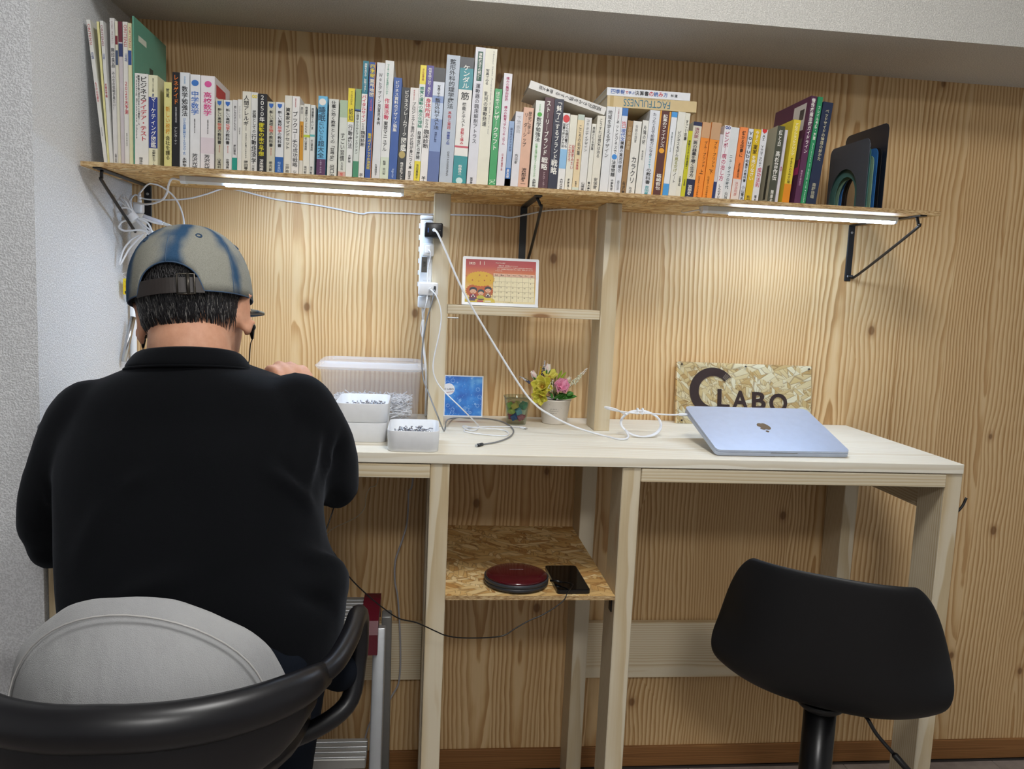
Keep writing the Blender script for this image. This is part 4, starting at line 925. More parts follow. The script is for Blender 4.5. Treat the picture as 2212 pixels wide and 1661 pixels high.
# ---- translucent storage box with lid
M_TRANS = clear('frosted_polypropylene', '#f8f4fa', 0.115, 0.3)
M_LID = clear('frosted_lid', '#f0f4fc', 0.30, 0.2)
bl = ay(684, 790, -0.19); br = ay(913, 800, -0.19); ztop = (bl.z+br.z)/2-0.004
cxb = (bl.x+br.x)/2; wt_ = (br.x-bl.x); yb0, yb1 = -0.186, -0.035
def rring(cx, cy, w, d, r, z, n=5): return [Vector((cx-w/2+x, cy-d/2+y, z)) for x, y in rrect(w, d, r, n)]
cyb = (yb0+yb1)/2; dep = yb1-yb0
boxt = thing('storage_box', 'tall translucent plastic tub with lid, beside the power strip', 'container', (cxb, cyb, ZD))
wall_out = [rring(cxb+0.006, cyb, wt_-0.03, dep-0.022, .024, ZD+.0004), rring(cxb, cyb, wt_-0.006, dep-.002, .032, ztop-0.008), rring(cxb, cyb, wt_+0.004, dep+.006, .034, ztop-.007), rring(cxb, cyb, wt_+0.004, dep+.006, .034, ztop-.003)]
wall_in = [rring(cxb, cyb, wt_, dep, .032, ztop-.003), rring(cxb, cyb, wt_-0.009, dep-.005, .031, ztop-.006), rring(cxb+0.006, cyb, wt_-0.034, dep-.026, .022, ZD+.002)]
MB().rings(wall_out+wall_in).build('tub', M_TRANS, boxt)
lid = [rring(cxb, cyb, wt_+.007, dep+.009, .036, ztop-.0025), rring(cxb, cyb, wt_+.017, dep+.018, .040, ztop+.0030), rring(cxb, cyb, wt_+.015, dep+.016, .040, ztop+.0050), rring(cxb, cyb, wt_+.004, dep+.004, .036, ztop+.0065), rring(cxb, cyb, wt_-.006, dep-.006, .034, ztop+.0155), rring(cxb, cyb, wt_-.018, dep-.018, .030, ztop+.0160), rring(cxb, cyb, wt_-.026, dep-.026, .028, ztop+.0095)]
MB().rings(lid).build('lid', M_LID, boxt)
rg = random.Random(3)
def heap(name, label, cat, cx, cy, w, d, z0, h, n, L, r, mat, sides=5, bump_=0.3):
    mb = MB()
    for k in range(n):
        x = cx+(rg.random()-.5)*w; y = cy+(rg.random()-.5)*d
        hh = h*(1-bump_*((x-cx)/(w/2))**2*0.6-bump_*0.4*rg.random())
        z = z0+r+hh*(rg.random()**0.6)
        a = rg.random()*2*pi; e = (rg.random()-.35)*1.0
        dv = Vector((cos(a)*cos(e), sin(a)*cos(e), sin(e)))*L*(0.6+0.5*rg.random())/2
        p, q = Vector((x, y, z))-dv, Vector((x, y, z))+dv
        for t in (p, q):
            t.x = min(max(t.x, cx-w/2-L*.15), cx+w/2+L*.15); t.y = min(max(t.y, cy-d/2-L*.15), cy+d/2+L*.15); t.z = max(t.z, z0+r)
        if (p-q).length > 1e-4: mb.tube([p, q], r, sides)
    o = mb.build(name, mat); tag(o, label, cat, kind='stuff'); return o
heap('plastic_offcuts', 'heap of thin clear plastic sticks inside the translucent tub', 'plastic sticks', cxb+.004, cyb, wt_-.060, dep-.05, ZD+.003, .058, 900, .026, .0012, flat('#eef0f6', 0.2, name='clear_offcut'), 4, .12)

# ---- white trays with small metal clips
M_TRAY = flat('#dfe1e4', 0.42, name='white_tray', Subsurface_Weight=0.15, Subsurface_Radius=(.01, .01, .01))
def tray(x0, x1, y0, y1, z0, h, label):
    cx, cy, w, d = (x0+x1)/2, (y0+y1)/2, x1-x0, y1-y0
    prof = [rring(cx, cy, w-.005, d-.005, .017, z0+.0003), rring(cx, cy, w-.003, d-.003, .018, z0+.0015), rring(cx, cy, w, d, .019, z0+h-.001), rring(cx, cy, w-.001, d-.001, .0185, z0+h),
            rring(cx, cy, w-.0045, d-.0045, .017, z0+h-.0005), rring(cx, cy, w-.008, d-.008, .015, z0+.005), rring(cx, cy, w-.016, d-.016, .013, z0+.0025)]
    o = MB().rings(prof).build('sorting_tray', M_TRAY); tag(o, label, 'tray', 'white sorting trays'); return cx, cy, w, d
c = tray(.520, .623, -.392, -.243, ZD, .0405, 'lower white tray of the stacked pair before the tub')
c1 = tray(.518, .625, -.393, -.242, ZD+.0405, .0395, 'upper white tray of the stacked pair, metal clips inside')
c2 = tray(.627, .7285, -.4795, -.335, ZD, .0415, 'single white tray of metal clips at the desk edge')
M_CLIP = flat('#b4b6be', 0.22, metal=0.9, name='nickel_clip')
heap('metal_clips', 'small silver clips filling the upper stacked tray', 'clips', c1[0], c1[1], c1[2]-.026, c1[3]-.026, ZD+.0435, .024, 330, .011, .0016, M_CLIP, 6)
heap('metal_clips', 'small silver clips filling the single tray at the desk edge', 'clips', c2[0], c2[1], c2[2]-.026, c2[3]-.026, ZD+.003, .026, 330, .011, .0016, M_CLIP, 6)

# ---- glass of coloured cubes
gz = ZD; gp = az(1113, 913, ZD); gx, gyy = gp.x, -0.118
M_GLASS = glazing('clear_glass', '#e9f0ee', 0.01)
gl = thing('glass_candle', 'tapered glass tumbler filled with coloured gel cubes', 'candle', (gx, gyy, gz))
MB().lathe([(.0225, .0004), (.0235, .003), (.0315, .064), (.0335, .0685), (.0330, .0690), (.0300, .064), (.0222, .013), (.0005, .0115)], (gx, gyy, gz), 36).build('tumbler', M_GLASS, gl)
MB().lathe([(.0002, .0585), (.022, .0590), (.0285, .0605), (.0285, .0612), (.0002, .0600)], (gx, gyy, gz), 28).build('gel_top', clear('amber_gel', '#b8965a', .55, .12), gl)
cols = ['#c23a56', '#b8c23c', '#d8c84a', '#2c62a8', '#2f7fb8', '#e08a4a', '#8fb84a', '#d8dcc0', '#3c9a7c', '#d06a80', '#c8d060', '#24589c', '#dfe2d0', '#9cc080', '#5aa0b0', '#c8b040', '#3a8a64', '#b84058']
rg2 = random.Random(11); k = 0
for lv, (zz, rad, n) in enumerate(((.0195, .0135, 6), (.033, .0155, 6), (.0465, .0175, 6))):
    for j in range(n):
        a = 2*pi*(j+.5*lv)/n+rg2.random()*.3
        p = Vector((gx+rad*cos(a), gyy+rad*sin(a), gz+zz))
        Mq = Matrix.Translation(p) @ Euler((rg2.random()*.6, rg2.random()*.6, a)).to_matrix().to_4x4()
        s = .0070; cc = {0: ['#c23a56', '#2c62a8', '#2f7fb8', '#b84058', '#24589c', '#d06a80'], 1: ['#d8c84a', '#dfe2d0', '#9cc080', '#c8d060', '#5aa0b0', '#d8dcc0'], 2: ['#c0c03c', '#e08a4a', '#8fb84a', '#c8b040', '#3a8a64', '#3c9a7c']}[lv][j]
        MB().bbox((-s, -s, -s*.9), (s, s, s*.9), .001, Mq).build('gel_cube', flat(cc, 0.2, name='gel_'+cc, Subsurface_Weight=0.4, Subsurface_Radius=(.005, .005, .005)), gl)

# ---- flower pot
pz = ZD; pp = az(1197, 911, ZD); pxx, pyy = pp.x-.003, -0.088
pot = thing('flower_pot', 'white printed pot of artificial flowers between the posts', 'plant', (pxx, pyy, pz))
MB().lathe([(.0005, .0004), (.029, .0004), (.0305, .003), (.0375, .057), (.0405, .0590), (.0405, .0605), (.0385, .061), (.0355, .058), (.030, .012), (.0005, .010)], (pxx, pyy, pz), 40).build('pot', flat('#dcd6ce', 0.35, name='glazed_pot'), pot)
MB().lathe([(.0005, .052), (.0352, .052), (.0352, .0535), (.0005, .056)], (pxx, pyy, pz), 24).build('filler', flat('#2c2a1e', 0.9), pot)
def bend_text(txt, z0, z1, w):
    v, f = glyphs(txt, .005, 1.0, 'CENTER'); mb = MB()
    x0, x1 = min(p[0] for p in v), max(p[0] for p in v); y0, y1 = min(p[1] for p in v), max(p[1] for p in v)
    pts = []
    for x, y in v:
        z = z0+(y-y0)/(y1-y0)*(z1-z0); r = .0305+(z-.003)/.054*.007+.0005; a = ((x-x0)/(x1-x0)-.5)*w/r-pi/2-.25
        pts.append(Vector((pxx+r*cos(a), pyy+r*sin(a), pz+z)))
    return mb.add(pts, f)
for tx, a, b, ww in (('JE SERAI', .0375, .0395, .016), ('TOUJOURS LA', .0325, .0345, .022), ('POUR TOI', .0275, .0295, .016)):
    bend_text(tx, a, b, ww).build('lettering', ink('#5a5048'), pot)
rf = random.Random(5)
for k in range(26):
    a = -pi/2+(rf.random()-.5)*2.4; z = .008+rf.random()*.045; r = .0305+(z-.003)/.054*.007+.0003
    MB().lathe([(.0001, .0002), (.0005, 0)], (pxx+r*cos(a), pyy+r*sin(a), pz+z), 6, Matrix.Rotation(a, 4, 'Z') @ Matrix.Rotation(R(90), 4, 'Y')).build('dot', ink('#8c8074'), pot)
def petal(base, d, up_, L, W, cup, mat, name='petal', parent=pot, nu=6, nv=4, curl=0.0):
    """one curved petal or leaf, a thin solid sheet"""
    d = Vector(d).normalized(); s = d.cross(Vector(up_)).normalized(); n = s.cross(d).normalized(); rows = []
    for i in range(nu+1):
        u = i/nu; wd = W*(sin(pi*min(1, .12+u*.88))**.75); row = []
        for j in range(nv+1):
            v = j/nv*2-1
            row.append(Vector(base)+d*L*(u-curl*u*u*.35)+s*wd*v/2+n*(cup*L*(u*u)*1.0+abs(v)**2*wd*.28*(1 if cup >= 0 else -1)))
        rows.append(row)
    back = [[p-n*.0007 for p in r][::-1] for r in rows]
    loops = [rows[i]+back[i] for i in range(nu+1)]
    return MB().rings(loops).build(name, mat, parent)
def blossom(c, ax, R_, layers, mats, parent=pot):
    ax = Vector(ax).normalized(); u = ax.orthogonal().normalized(); v = ax.cross(u)
    head = MB().sphere(c, R_*.22, 8, 6).build('flower_heart', mats[-1], parent)
    for li, (n, op, L, W) in enumerate(layers):
        for k in range(n):
            a = 2*pi*(k+.5*li)/n; rad = u*cos(a)+v*sin(a)
            d = rad*sin(op)+ax*cos(op)
            petal(Vector(c)-ax*R_*.1+rad*R_*.06, d, -rad if op < .6 else ax, L, W, .25 if op > .6 else -.12, mats[li % (len(mats)-1)])
def Fp(px, py, dy=0.0): return ay(px, py, pyy+dy)
YEL = flat('#c8bc3c', 0.6, name='yellow_petal', Subsurface_Weight=.2); YL2 = flat('#d2c85a', .6, name='pale_yellow_petal'); STM = flat('#a8801c', .6)
PNK = flat('#d88ca8', .55, name='pink_petal'); PN2 = flat('#e4a4bc', .55, name='light_pink_petal'); WHP = flat('#eae4dc', .55, name='white_petal'); PPK = flat('#e6c4c4', .55, name='blush_petal')
GRN = flat('#3c7a2c', .5, name='green_leaf'); LIM = flat('#92a82c', .5, name='lime_leaf'); DGR = flat('#38502c', .6); NAV = flat('#3c4668', .6, name='navy_floret'); LAV = flat('#d0d0de', .6, name='pale_floret'); CRM = flat('#dcdcc4', .6, name='cream_floret')
def stem(a, b, r=.0009):
    a = Vector(a); b = Vector(b); m = (a+b)/2+Vector((0, 0, .004)); MB().tube(smooth_path([a, m, b], 4), r, 5).build('stem', DGR, pot)
root = Vector((pxx, pyy, pz+.056))
cY = Fp(1172, 836, -.022); stem(root, cY); blossom(cY, (-.3, -.85, .35), .026, [(6, 1.25, .031, .026), (5, .7, .024, .020)], [YEL, YL2, STM])
cY2 = Fp(1168, 855, -.030); stem(root, cY2); blossom(cY2, (-.3, -.8, -.1), .020, [(6, 1.1, .026, .020)], [YEL, STM])
cY3 = Fp(1187, 815, -.005); stem(root, cY3); blossom(cY3, (0, -.6, .8), .018, [(6, 1.1, .024, .019)], [YL2, STM])
for j in range(11):
    a = 2*pi*j/11; axy = Vector((-.3, -.85, .35)).normalized(); u_ = axy.orthogonal().normalized(); v_ = axy.cross(u_)
    tip = cY+axy*.012+(u_*cos(a)+v_*sin(a))*.007; MB().tube([cY, tip], .0005, 4).build('stamen', STM, pot)
cP = Fp(1211, 838, -.030); stem(root, cP); blossom(cP, (.1, -.75, .55), .024, [(6, .85, .028, .028), (5, .5, .025, .024), (3, .25, .020, .018)], [PNK, PN2, PNK])
def bud(px, py, dy, ax, mats, L=.02):
    c = Fp(px, py, dy); ax = Vector(ax).normalized(); stem(root, c-ax*L*.4); u = ax.orthogonal().normalized(); v = ax.cross(u)
    for k in range(5):
        a = 2*pi*k/5; rad = u*cos(a)+v*sin(a); petal(c-ax*L*.5+rad*L*.22, ax*1.0+rad*.10, -rad, L*1.15, L*.72, .10, mats[k % len(mats)])
    for k in range(4):
        a = 2*pi*k/4+.4; rad = u*cos(a)+v*sin(a); petal(c-ax*L*.56+rad*L*.27, ax+rad*.25, -rad, L*.6, L*.22, .05, GRN, 'sepal')
bud(1154, 811, -.01, (-.5, -.2, .85), [PPK, WHP]); bud(1183, 797, .0, (.15, -.1, 1), [WHP, WHP, PPK]); bud(1227, 822, .0, (.4, -.3, .8), [flat('#e2cdb0', .55, name='cream_petal'), WHP], .017)
def spike(p0, p1, n, r0, mats, spread, seed):
    p0, p1 = Vector(p0), Vector(p1); q = random.Random(seed); stem(p0, p1, .0006)
    for k in range(n):
        t = k/(n-1); c = p0.lerp(p1, .15+.85*t); rr = spread*(1-.75*t)
        for j in range(3):
            a = q.random()*2*pi; o_ = Vector((cos(a)*rr, sin(a)*rr*.8, (q.random()-.3)*rr*.6))
            MB().sphere(c+o_, r0*(1-.45*t), 6, 4, (1, 1, 1.4)).build('floret', mats[min(len(mats)-1, int(t*len(mats)))], pot)
spike(Fp(1172, 815), Fp(1177, 780), 10, .0019, [NAV, NAV, LAV, LAV], .0036, 1)
spike(Fp(1152, 831, -.01), Fp(1124, 814, -.015), 9, .0020, [NAV, NAV, LAV, LAV], .0036, 2)
spike(Fp(1230, 838, -.005), Fp(1268, 796, -.005), 26, .0019, [CRM, CRM, WHP], .0070, 3)
spike(Fp(1186, 850, -.035), Fp(1193, 822, -.035), 14, .0018, [CRM, CRM], .0072, 4)
spike(Fp(1167, 815, .004), Fp(1168, 793, .004), 6, .0024, [flat('#d8b414', .6, name='mimosa')], .0016, 6)
for px_, py_, tx, ty in ((1194, 818, 1191, 806), (1199, 818, 1199, 799), (1205, 818, 1213, 801), (1209, 820, 1222, 805)):
    a, b = Fp(px_, py_, .006), Fp(tx, ty, .006); stem(root, a); petal(a, b-a, (0, -1, .3), (b-a).length*1.15, .0062, .1, LIM, 'leaf')
for px_, py_, tx, ty, W in ((1208, 862, 1243, 859, .020), (1225, 855, 1238, 850, .016), (1193, 860, 1189, 849, .008), (1198, 862, 1212, 853, .009), (1206, 862, 1222, 853, .02)):
    a, b = Fp(px_, py_, -.03), Fp(tx, ty, -.028); petal(a, b-a, (0, -.6, 1), (b-a).length*1.1, W, .08, GRN, 'leaf')

# ---- red disc player and phone on the low shelf
zl = 0.671; cpx = az(1118, 1247, zl+.02); cdx, cdy, rr = cpx.x, -0.412, .0665
cdp = thing('disc_player', 'round dark red portable disc player on the low shelf', 'disc player', (cdx, cdy, zl))
M_RED = flat('#4a0a16', 0.14, name='glossy_dark_red', Coat_Weight=0.6)
MB().lathe([(.058, .0003), (rr, .004), (rr+.001, .0105), (rr-.0005, .0110)], (cdx, cdy, zl), 56).build('base', flat('#2c2e33', .4, name='dark_grey_plastic'), cdp)
MB().lathe([(rr-.0006, .0112), (rr+.0008, .0118), (rr+.0008, .0180), (rr-.001, .0188)], (cdx, cdy, zl), 56).build('rim', flat('#34363c', .4, name='grey_rim'), cdp)
MB().lathe([(rr-.001, .0190), (rr-.004, .0222), (rr-.014, .0258), (rr-.035, .0278), (.0004, .0283)], (cdx, cdy, zl), 56).build('lid', M_RED, cdp)
put_text(MB(), 'AudioComm', plane((cdx, cdy+.004, zl+.0286), (-1, 0, 0), (0, -1, 0)), (-.018, -.002, .018, .002)).build('lettering', ink('#a8989c'), cdp)
ph = thing('phone', 'black smartphone lying flat beside the red disc player', 'phone', (1.01, -.38, zl))
pa, pb = az(1203, 1283, zl+.004), az(1271, 1280, zl+.004); pa.y = pb.y = -.470
MP = plane((pa.x+.002, -.4725, zl+.0003), (1, .02, 0), (-.02, 1, 0))
MB().prism(rrect(.069, .148, .006), 0.0, .0078, MP).build('body', flat('#101114', .3, name='phone_body'), ph)
MB().prism(rrect(.0655, .1435, .005, 6, .0018, .0022), .0079, .0083, MP).build('screen', flat('#060709', .06, name='phone_glass'), ph)

# ---- grey tablet propped at the far left of the desk
tb = thing('tablet', 'grey rounded tablet edge showing behind the left shoulder', 'tablet', (.1, -.48, ZD))
Mtb = plane((.004, -.4815, ZD+.0010), (1, 0, 0), (0, -.55, 1))
MB().prism(rrect(.19, .055, .012), 0, .007, Mtb).build('body', flat('#8d949c', .4, name='grey_tablet'), tb)
MB().bbox((.06, -.478, ZD+.0002), (.14, -.40, ZD+.003), .001).build('prop', flat('#6c7278', .5), tb)
# ------------------------------------------------------------------ bookends
def bookend(x, y0, y1, h, col, label, arch=0.62, lvl=0, rough=0.45, oval=False, aw=.3, c=.45):
    """sheet steel bookend standing on the shelf: upright plate with an arched opening, flat tongue as foot"""
    w = y1-y0; r = min(.016, w*.2); ah = h*arch
    outer = [(0, 0), (0, h-r)]+[(r-r*cos(R(a)), h-r+r*sin(R(a))) for a in range(0, 91, 15)]+[(w-r+r*sin(R(a)), h-r+r*cos(R(a))) for a in range(0, 91, 15)]+[(w, 0)]
    c = w*c; rr = w*aw
    inner = [(c-rr, 0), (c-rr, ah-rr)]+[(c-rr*cos(R(a)), ah-rr+rr*sin(R(a))) for a in range(0, 181, 10)]+[(c+rr, 0)]
    t = thing('bookend', label, 'bookend', (x, (y0+y1)/2, ZS), 'steel bookends at the right end of the row')
    # local (u, v) -> (Y from the wall side, Z); u = 0 at the wall side
    Mx = Matrix(((0, 0, 1, x), (-1, 0, 0, y1), (0, 1, 0, ZS+.0004), (0, 0, 0, 1)))
    m = flat(col, rough)
    oo = resample([Vector((a, b, 0)) for a, b in outer], 60); ii = resample([Vector((a, b, 0)) for a, b in inner], 60)
    e_ = Vector((0, 0, .0012))
    fixnormals(MB().rings([[Mx @ p, Mx @ q, Mx @ (q+e_), Mx @ (p+e_)] for p, q in zip(oo, ii)], smooth=False).build('plate', m, t))
    yc = y1-c
    MB().bbox((x-.085, yc-.02, ZS+.0004+lvl*.0013), (x, yc+.02, ZS+.0015+lvl*.0013), .0005).build('foot', m, t)
    if oval:
        Mo = plane((x-.0004, y1-w*.55, ZS+h*.80), (0, -1, 0), (0, 0, 1))
        ring = MB(); a_ = ell(0, 0, .016, .0085, 28); b_ = ell(0, 0, .0150, .0077, 28)
        ring.add([Mo @ Vector((p[0], p[1], 0)) for p in a_]+[Mo @ Vector((p[0], p[1], 0)) for p in b_], [(k, (k+1) % 28, 28+(k+1) % 28, 28+k) for k in range(28)]); ring.build('oval_mark', ink('#a8acb4'), t)
        put_text(MB(), 'CARL\nBOOK STAND', Mo, (-.012, -.005, .012, .005), 0.01, align='CENTER').build('lettering', ink('#a8acb4'), t)
    return t
last = specs[-1]; pr_ = last['M'] @ Vector((last['t'], 0, 0)); tp = last['M'] @ Vector((last['t'], last['h'], 0))
bookend(1.668, -.272, -.095, .158, '#4a505a', 'front slate grey bookend with the arched opening', .64, 0, .5, False, .36, .42)
bookend(1.6745, -.268, -.095, .140, '#4c7a76', 'teal bookend seen through the arch of the slate one', .60, 1, .5, False, .27, .42)
bookend(1.681, -.272, -.10, .120, '#7c9c84', 'sage green bookend, shortest of the nested bookends', .66, 2, .5, False, .27, .42)
bookend(1.689, -.272, -.10, .137, '#2f6aa8', 'blue bookend nested before the black ones', .62, 3, .45, False, .27, .42)
bookend(1.698, -.272, -.10, .138, '#16171b', 'short black bookend nested before the tall navy one', .62, 4, .4, False, .27, .42)
bookend(1.709, -.273, -.085, .193, '#1c2432', 'tall navy bookend with a silver oval mark', .48, 5, .35, True, .27, .42)

# ------------------------------------------------------------------ power strips and chargers
def cable(name, label, pts, r=.0021, mat=None, k=7, group=None, parent=None, twin=False):
    path = smooth_path([Vector(p) for p in pts], k)
    if parent is None:
        o = MB().tube(path, r, 8).build(name, mat or M_CORD); tag(o, label, 'cable', group); return o
    return MB().tube(path, r, 8).build(name, mat or M_CORD, parent)
ps = thing('power_strip', 'white upright power strip on the side of the left pine post', 'power strip', (.69, -.165, 1.231))
X0, X1 = .6765, .7060
MB().bbox((X0, -.187, 1.231), (X1, -.155, 1.2575), .003, None, 2).build('cord_end', M_WHITEP, ps)
MB().bbox((X0+.001, -.185, 1.2577), (X1, -.157, 1.4265), .003, None, 2).build('body', M_WHITEP, ps)
MB().bbox((X0, -.187, 1.4267), (X1, -.155, 1.4365), .003, None, 2).build('end_cap', M_WHITEP, ps)
for k in range(6):
    z = 1.278+k*.026
    MB().bbox((X0-.0018, -.178, z), (X0+.0008, -.164, z+.011), .001).build('switch', flat('#d8dce4', .3), ps)
    MB().box((X0+.010, -.1855, z+.014), (X1-.004, -.1848, z+.0146), ).build('joint_line', flat('#b4b8c0', .5), ps)
for k in range(9):
    MB().lathe([(.0046-.0002*k, -.0018), (.0046-.0002*k, .0006), (.0030, .0008)], (.690, -.171, 1.2285-k*.0028), 10).build('strain_relief', M_WHITEP, ps)
cable('cord', '', [(.690, -.171, 1.204), (.692, -.171, 1.15), (.700, -.168, 1.09), (.7025, -.14, 1.03), (.7030, -.085, .985), (.7035, -.05, .965), (.7035, -.012, .9625)], .0028, None, 6, None, ps)
bc = thing('usb_charger', 'black twin port charger block plugged into the power strip', 'charger', (.707, -.215, 1.392))
a, b = ay(917, 512, -.225), ay(957, 482, -.225)
MB().bbox((a.x, -.227, a.z), (b.x, -.1872, b.z), .003, None, 2).build('body', flat('#131418', .3, name='black_gloss_plastic'), bc)
MB().bbox((a.x-.0003, -.2255, a.z+.002), (a.x+.007, -.189, b.z-.002), .002).build('side_cap', flat('#7a7874', .5), bc)
q = ay(925, 497, -.2272); MB().box((q.x-.001, -.2276, q.z-.005), (q.x+.001, -.2268, q.z+.005)).build('usb_port', flat('#2858a8', .4), bc)
q = ay(951, 498, -.2272); MB().box((q.x-.0014, -.2275, q.z-.0003), (q.x+.0004, -.2268, q.z+.0003)).build('indicator', flat('#d8dce0', .4), bc)
wp = thing('plug_adapter', 'small white square plug below the black charger', 'plug', (.693, -.195, 1.335))
a, b = ay(912, 553, -.205), ay(938, 526, -.205)
MB().bbox((a.x, -.2065, a.z), (b.x, -.1872, b.z), .004, None, 3).build('body', flat('#d6d8d8', .4, name='ivory_plastic'), wp)
MB().bbox((a.x+.006, -.2085, a.z+.007), (b.x-.008, -.2066, b.z-.005), .001).build('face', M_WHITEP, wp)
cable('cord', '', [ay(926, 540, -.2087), ay(929, 543, -.216), ay(930, 552, -.215), ay(924, 590, -.206), ay(923, 635, -.215), ay(921, 655, -.235), ay(912, 690, -.205), ay(909, 715, -.20), ay(914, 735, -.195)], .0012, M_CORD, 6, None, wp)
a = ay(910, 588, -.206); Mtg = plane(a, (1, .1, 0), (.22, 0, 1))
MB().box((0, 0, -.0008), (.0125, .034, .0008), Mtg).build('tag', flat('#54524e', .3, name='taped_tag'), wp)
put_text(MB(), '東芝', Mtg @ Matrix.Translation((0, 0, .001)), (.003, .012, .010, .024), .01, vertical=True).build('lettering', ink('#1a1a1a'), wp)
wc = thing('usb_charger', 'white charger block with two cables on the lower strip', 'charger', (.70, -.21, 1.26))
a, b = ay(903, 637, -.222), ay(947, 611, -.222)
MB().bbox((a.x, -.223, a.z), (b.x, -.1872, b.z), .0035, None, 3).build('body', M_WHITEP, wc)
q1 = ay(930, 624, -.2232); q2 = ay(939, 623, -.2232)
MB().cyl(q1, q1+Vector((0, -.008, -.001)), .0036, 10, .0032).build('plug', M_WHITEP, wc)
MB().bbox((q2.x-.002, -.229, q2.z-.005), (q2.x+.0025, -.2232, q2.z+.005), .0008).build('usb_plug', flat('#33363c', .4), wc)
zz = ZD+.0023
def dz(px, py, h=0.0): return az(px, py, ZD+.0023+h)
def c4(cx, cy, h=0.0): return az(920+cx/4.096, 740+cy/4.096, ZD+.0023+h)
def c4y(cx, cy, Y): return ay(920+cx/4.096, 740+cy/4.096, Y)
bcab = thing('braided_cable', 'grey braided charging cable hanging to the desk with dark plug', 'cable', (.76, -.3, ZD))
path = [q2+Vector((0, -.006, -.003)), ay(934, 650, -.232), ay(920, 700, -.232), ay(912, 760, -.232), ay(914, 815, -.240), ay(930, 860, -.270), ay(946, 900, -.315), c4(158, 778), c4(172, 745, .002), c4y(185, 690, -.262), c4(250, 668), c4(400, 668), c4(560, 676), c4(690, 705), c4(770, 765), c4(762, 815), c4(700, 855), c4(600, 885), c4(500, 900)]
MB().tube(smooth_path(path, 7), .0016, 8).build('cord', flat('#8a8c8e', .45, metal=.4, name='braided_sheath'), bcab)
pA, pB = c4(500, 900, .001), c4(412, 918, .001); dirv = (pB-pA).normalized()
MB().tube([pA-dirv*.003, pA, pA+dirv*.0006, pA+dirv*.016], [.0018, .0032, .0036, .0036], 10).build('plug_shell', flat('#3c3e42', .35, metal=.5), bcab)
MB().tube([pA+dirv*.016, pA+dirv*.0215], [.0026, .0026], 8).build('plug_tip', M_STEEL, bcab)
wcab = thing('phone_cable', 'thin white cable looped on the desk with a small flat plug', 'cable', (.8, -.25, ZD))
path = [q1+Vector((0, -.008, -.001)), ay(943, 640, -.242), ay(953, 675, -.245), ay(950, 715, -.245), ay(938, 770, -.245), ay(936, 800, -.247), ay(944, 825, -.25), ay(962, 848, -.26), ay(995, 880, -.28), c4(445, 712, .012), c4(466, 748), c4(430, 778), c4(360, 768), c4(326, 742), c4(350, 738, .004), c4(420, 752, .005), c4(560, 760, .004), c4(690, 775), c4(733, 805), c4(690, 826), c4(540, 815), c4(380, 795), c4(338, 778), c4(380, 756), c4(480, 745), c4(640, 742), c4(840, 748)]
MB().tube(smooth_path(path, 7), .0014, 8).build('cord', M_CORD, wcab)
pA, pB = c4(838, 750), c4(932, 772); dirv = (pB-pA).normalized(); Mpl = plane(pA-Vector((0, 0, .0018)), dirv, Vector((-dirv.y, dirv.x, 0)))
MB().bbox((0, -.0036, 0), (.0155, .0036, .0042), .001, Mpl).build('plug_shell', M_WHITEP, wcab)
MB().bbox((.0156, -.0028, .0012), (.0215, .0028, .0030), .0004, Mpl).build('plug_tip', M_STEEL, wcab)
# laptop charging lead from the black charger, coiled beside the post
lc = thing('laptop_cable', 'thick white charging lead sweeping from black charger to laptop', 'cable', (1.1, -.3, ZD))
q0 = ay(938, 497, -.2275)
MB().cyl(q0, q0+Vector((.001, -.008, -.001)), .0042, 10, .0034).build('plug', M_WHITEP, lc)
lead = [q0+Vector((.001, -.008, -.001)), ay(946, 505, -.243), ay(962, 540, -.247), ay(1000, 627, -.252), ay(1062, 735, -.256), ay(1128, 840, -.268), ay(1160, 877, -.272), ay(1190, 897, -.272), ay(1218, 912, -.268), ay(1252, 926, -.262), dz(1296, 939), dz(1340, 949), dz(1357, 944, .002)]
cc = dz(1388, 943); ca, cb = Vector((1, .05, 0)), Vector((0, .55, .83)).normalized()
coil = []
for k in range(0, 44):
    a = R(-150+k*24); rr_ = .044+.0022*(k % 15)/15+(.0015 if k > 20 else 0)
    coil.append(cc+ca*rr_*1.02*cos(a)+cb*(.0315+rr_*.72*sin(a))+Vector((0, .0035*sin(k*.5), 0)))
coil = [p if p.z > ZD+.0024 else Vector((p.x, p.y, ZD+.0024)) for p in coil]
plug_at = ML @ Vector((-.001, LD*.86, .0052)); pdir = -e1
exitp = [coil[-1]+Vector((.01, .0, .01)), ay(1330, 884, -.275), ay(1307, 879, -.27), ay(1320, 885, -.262), ay(1366, 892, -.258), ay(1400, 893, -.252), plug_at+pdir*.04+Vector((0, 0, -.001)), plug_at+pdir*.020]
MB().tube(smooth_path(lead+[coil[0]], 8), .0022, 8).build('lead', M_CORD, lc)
MB().tube(smooth_path(coil, 3), .0019, 8).build('coil', M_CORD, lc)
MB().tube(smooth_path(exitp, 7), .0019, 8).build('lead', M_CORD, lc)
MB().tube([plug_at+pdir*.021, plug_at+pdir*.019, plug_at+pdir*.001], [.0024, .0034, .0034], 10).build('plug', M_WHITEP, lc)
vt = cc+cb*(.0315+.032)
for s in (-1, 1):
    MB().tube([vt+ca*(s*.006)+(Vector((0, cos(R(a)), sin(R(a)))))*.0062 for a in range(0, 361, 30)], .0021, 6).build('hook_tie', M_WHITEP, lc)

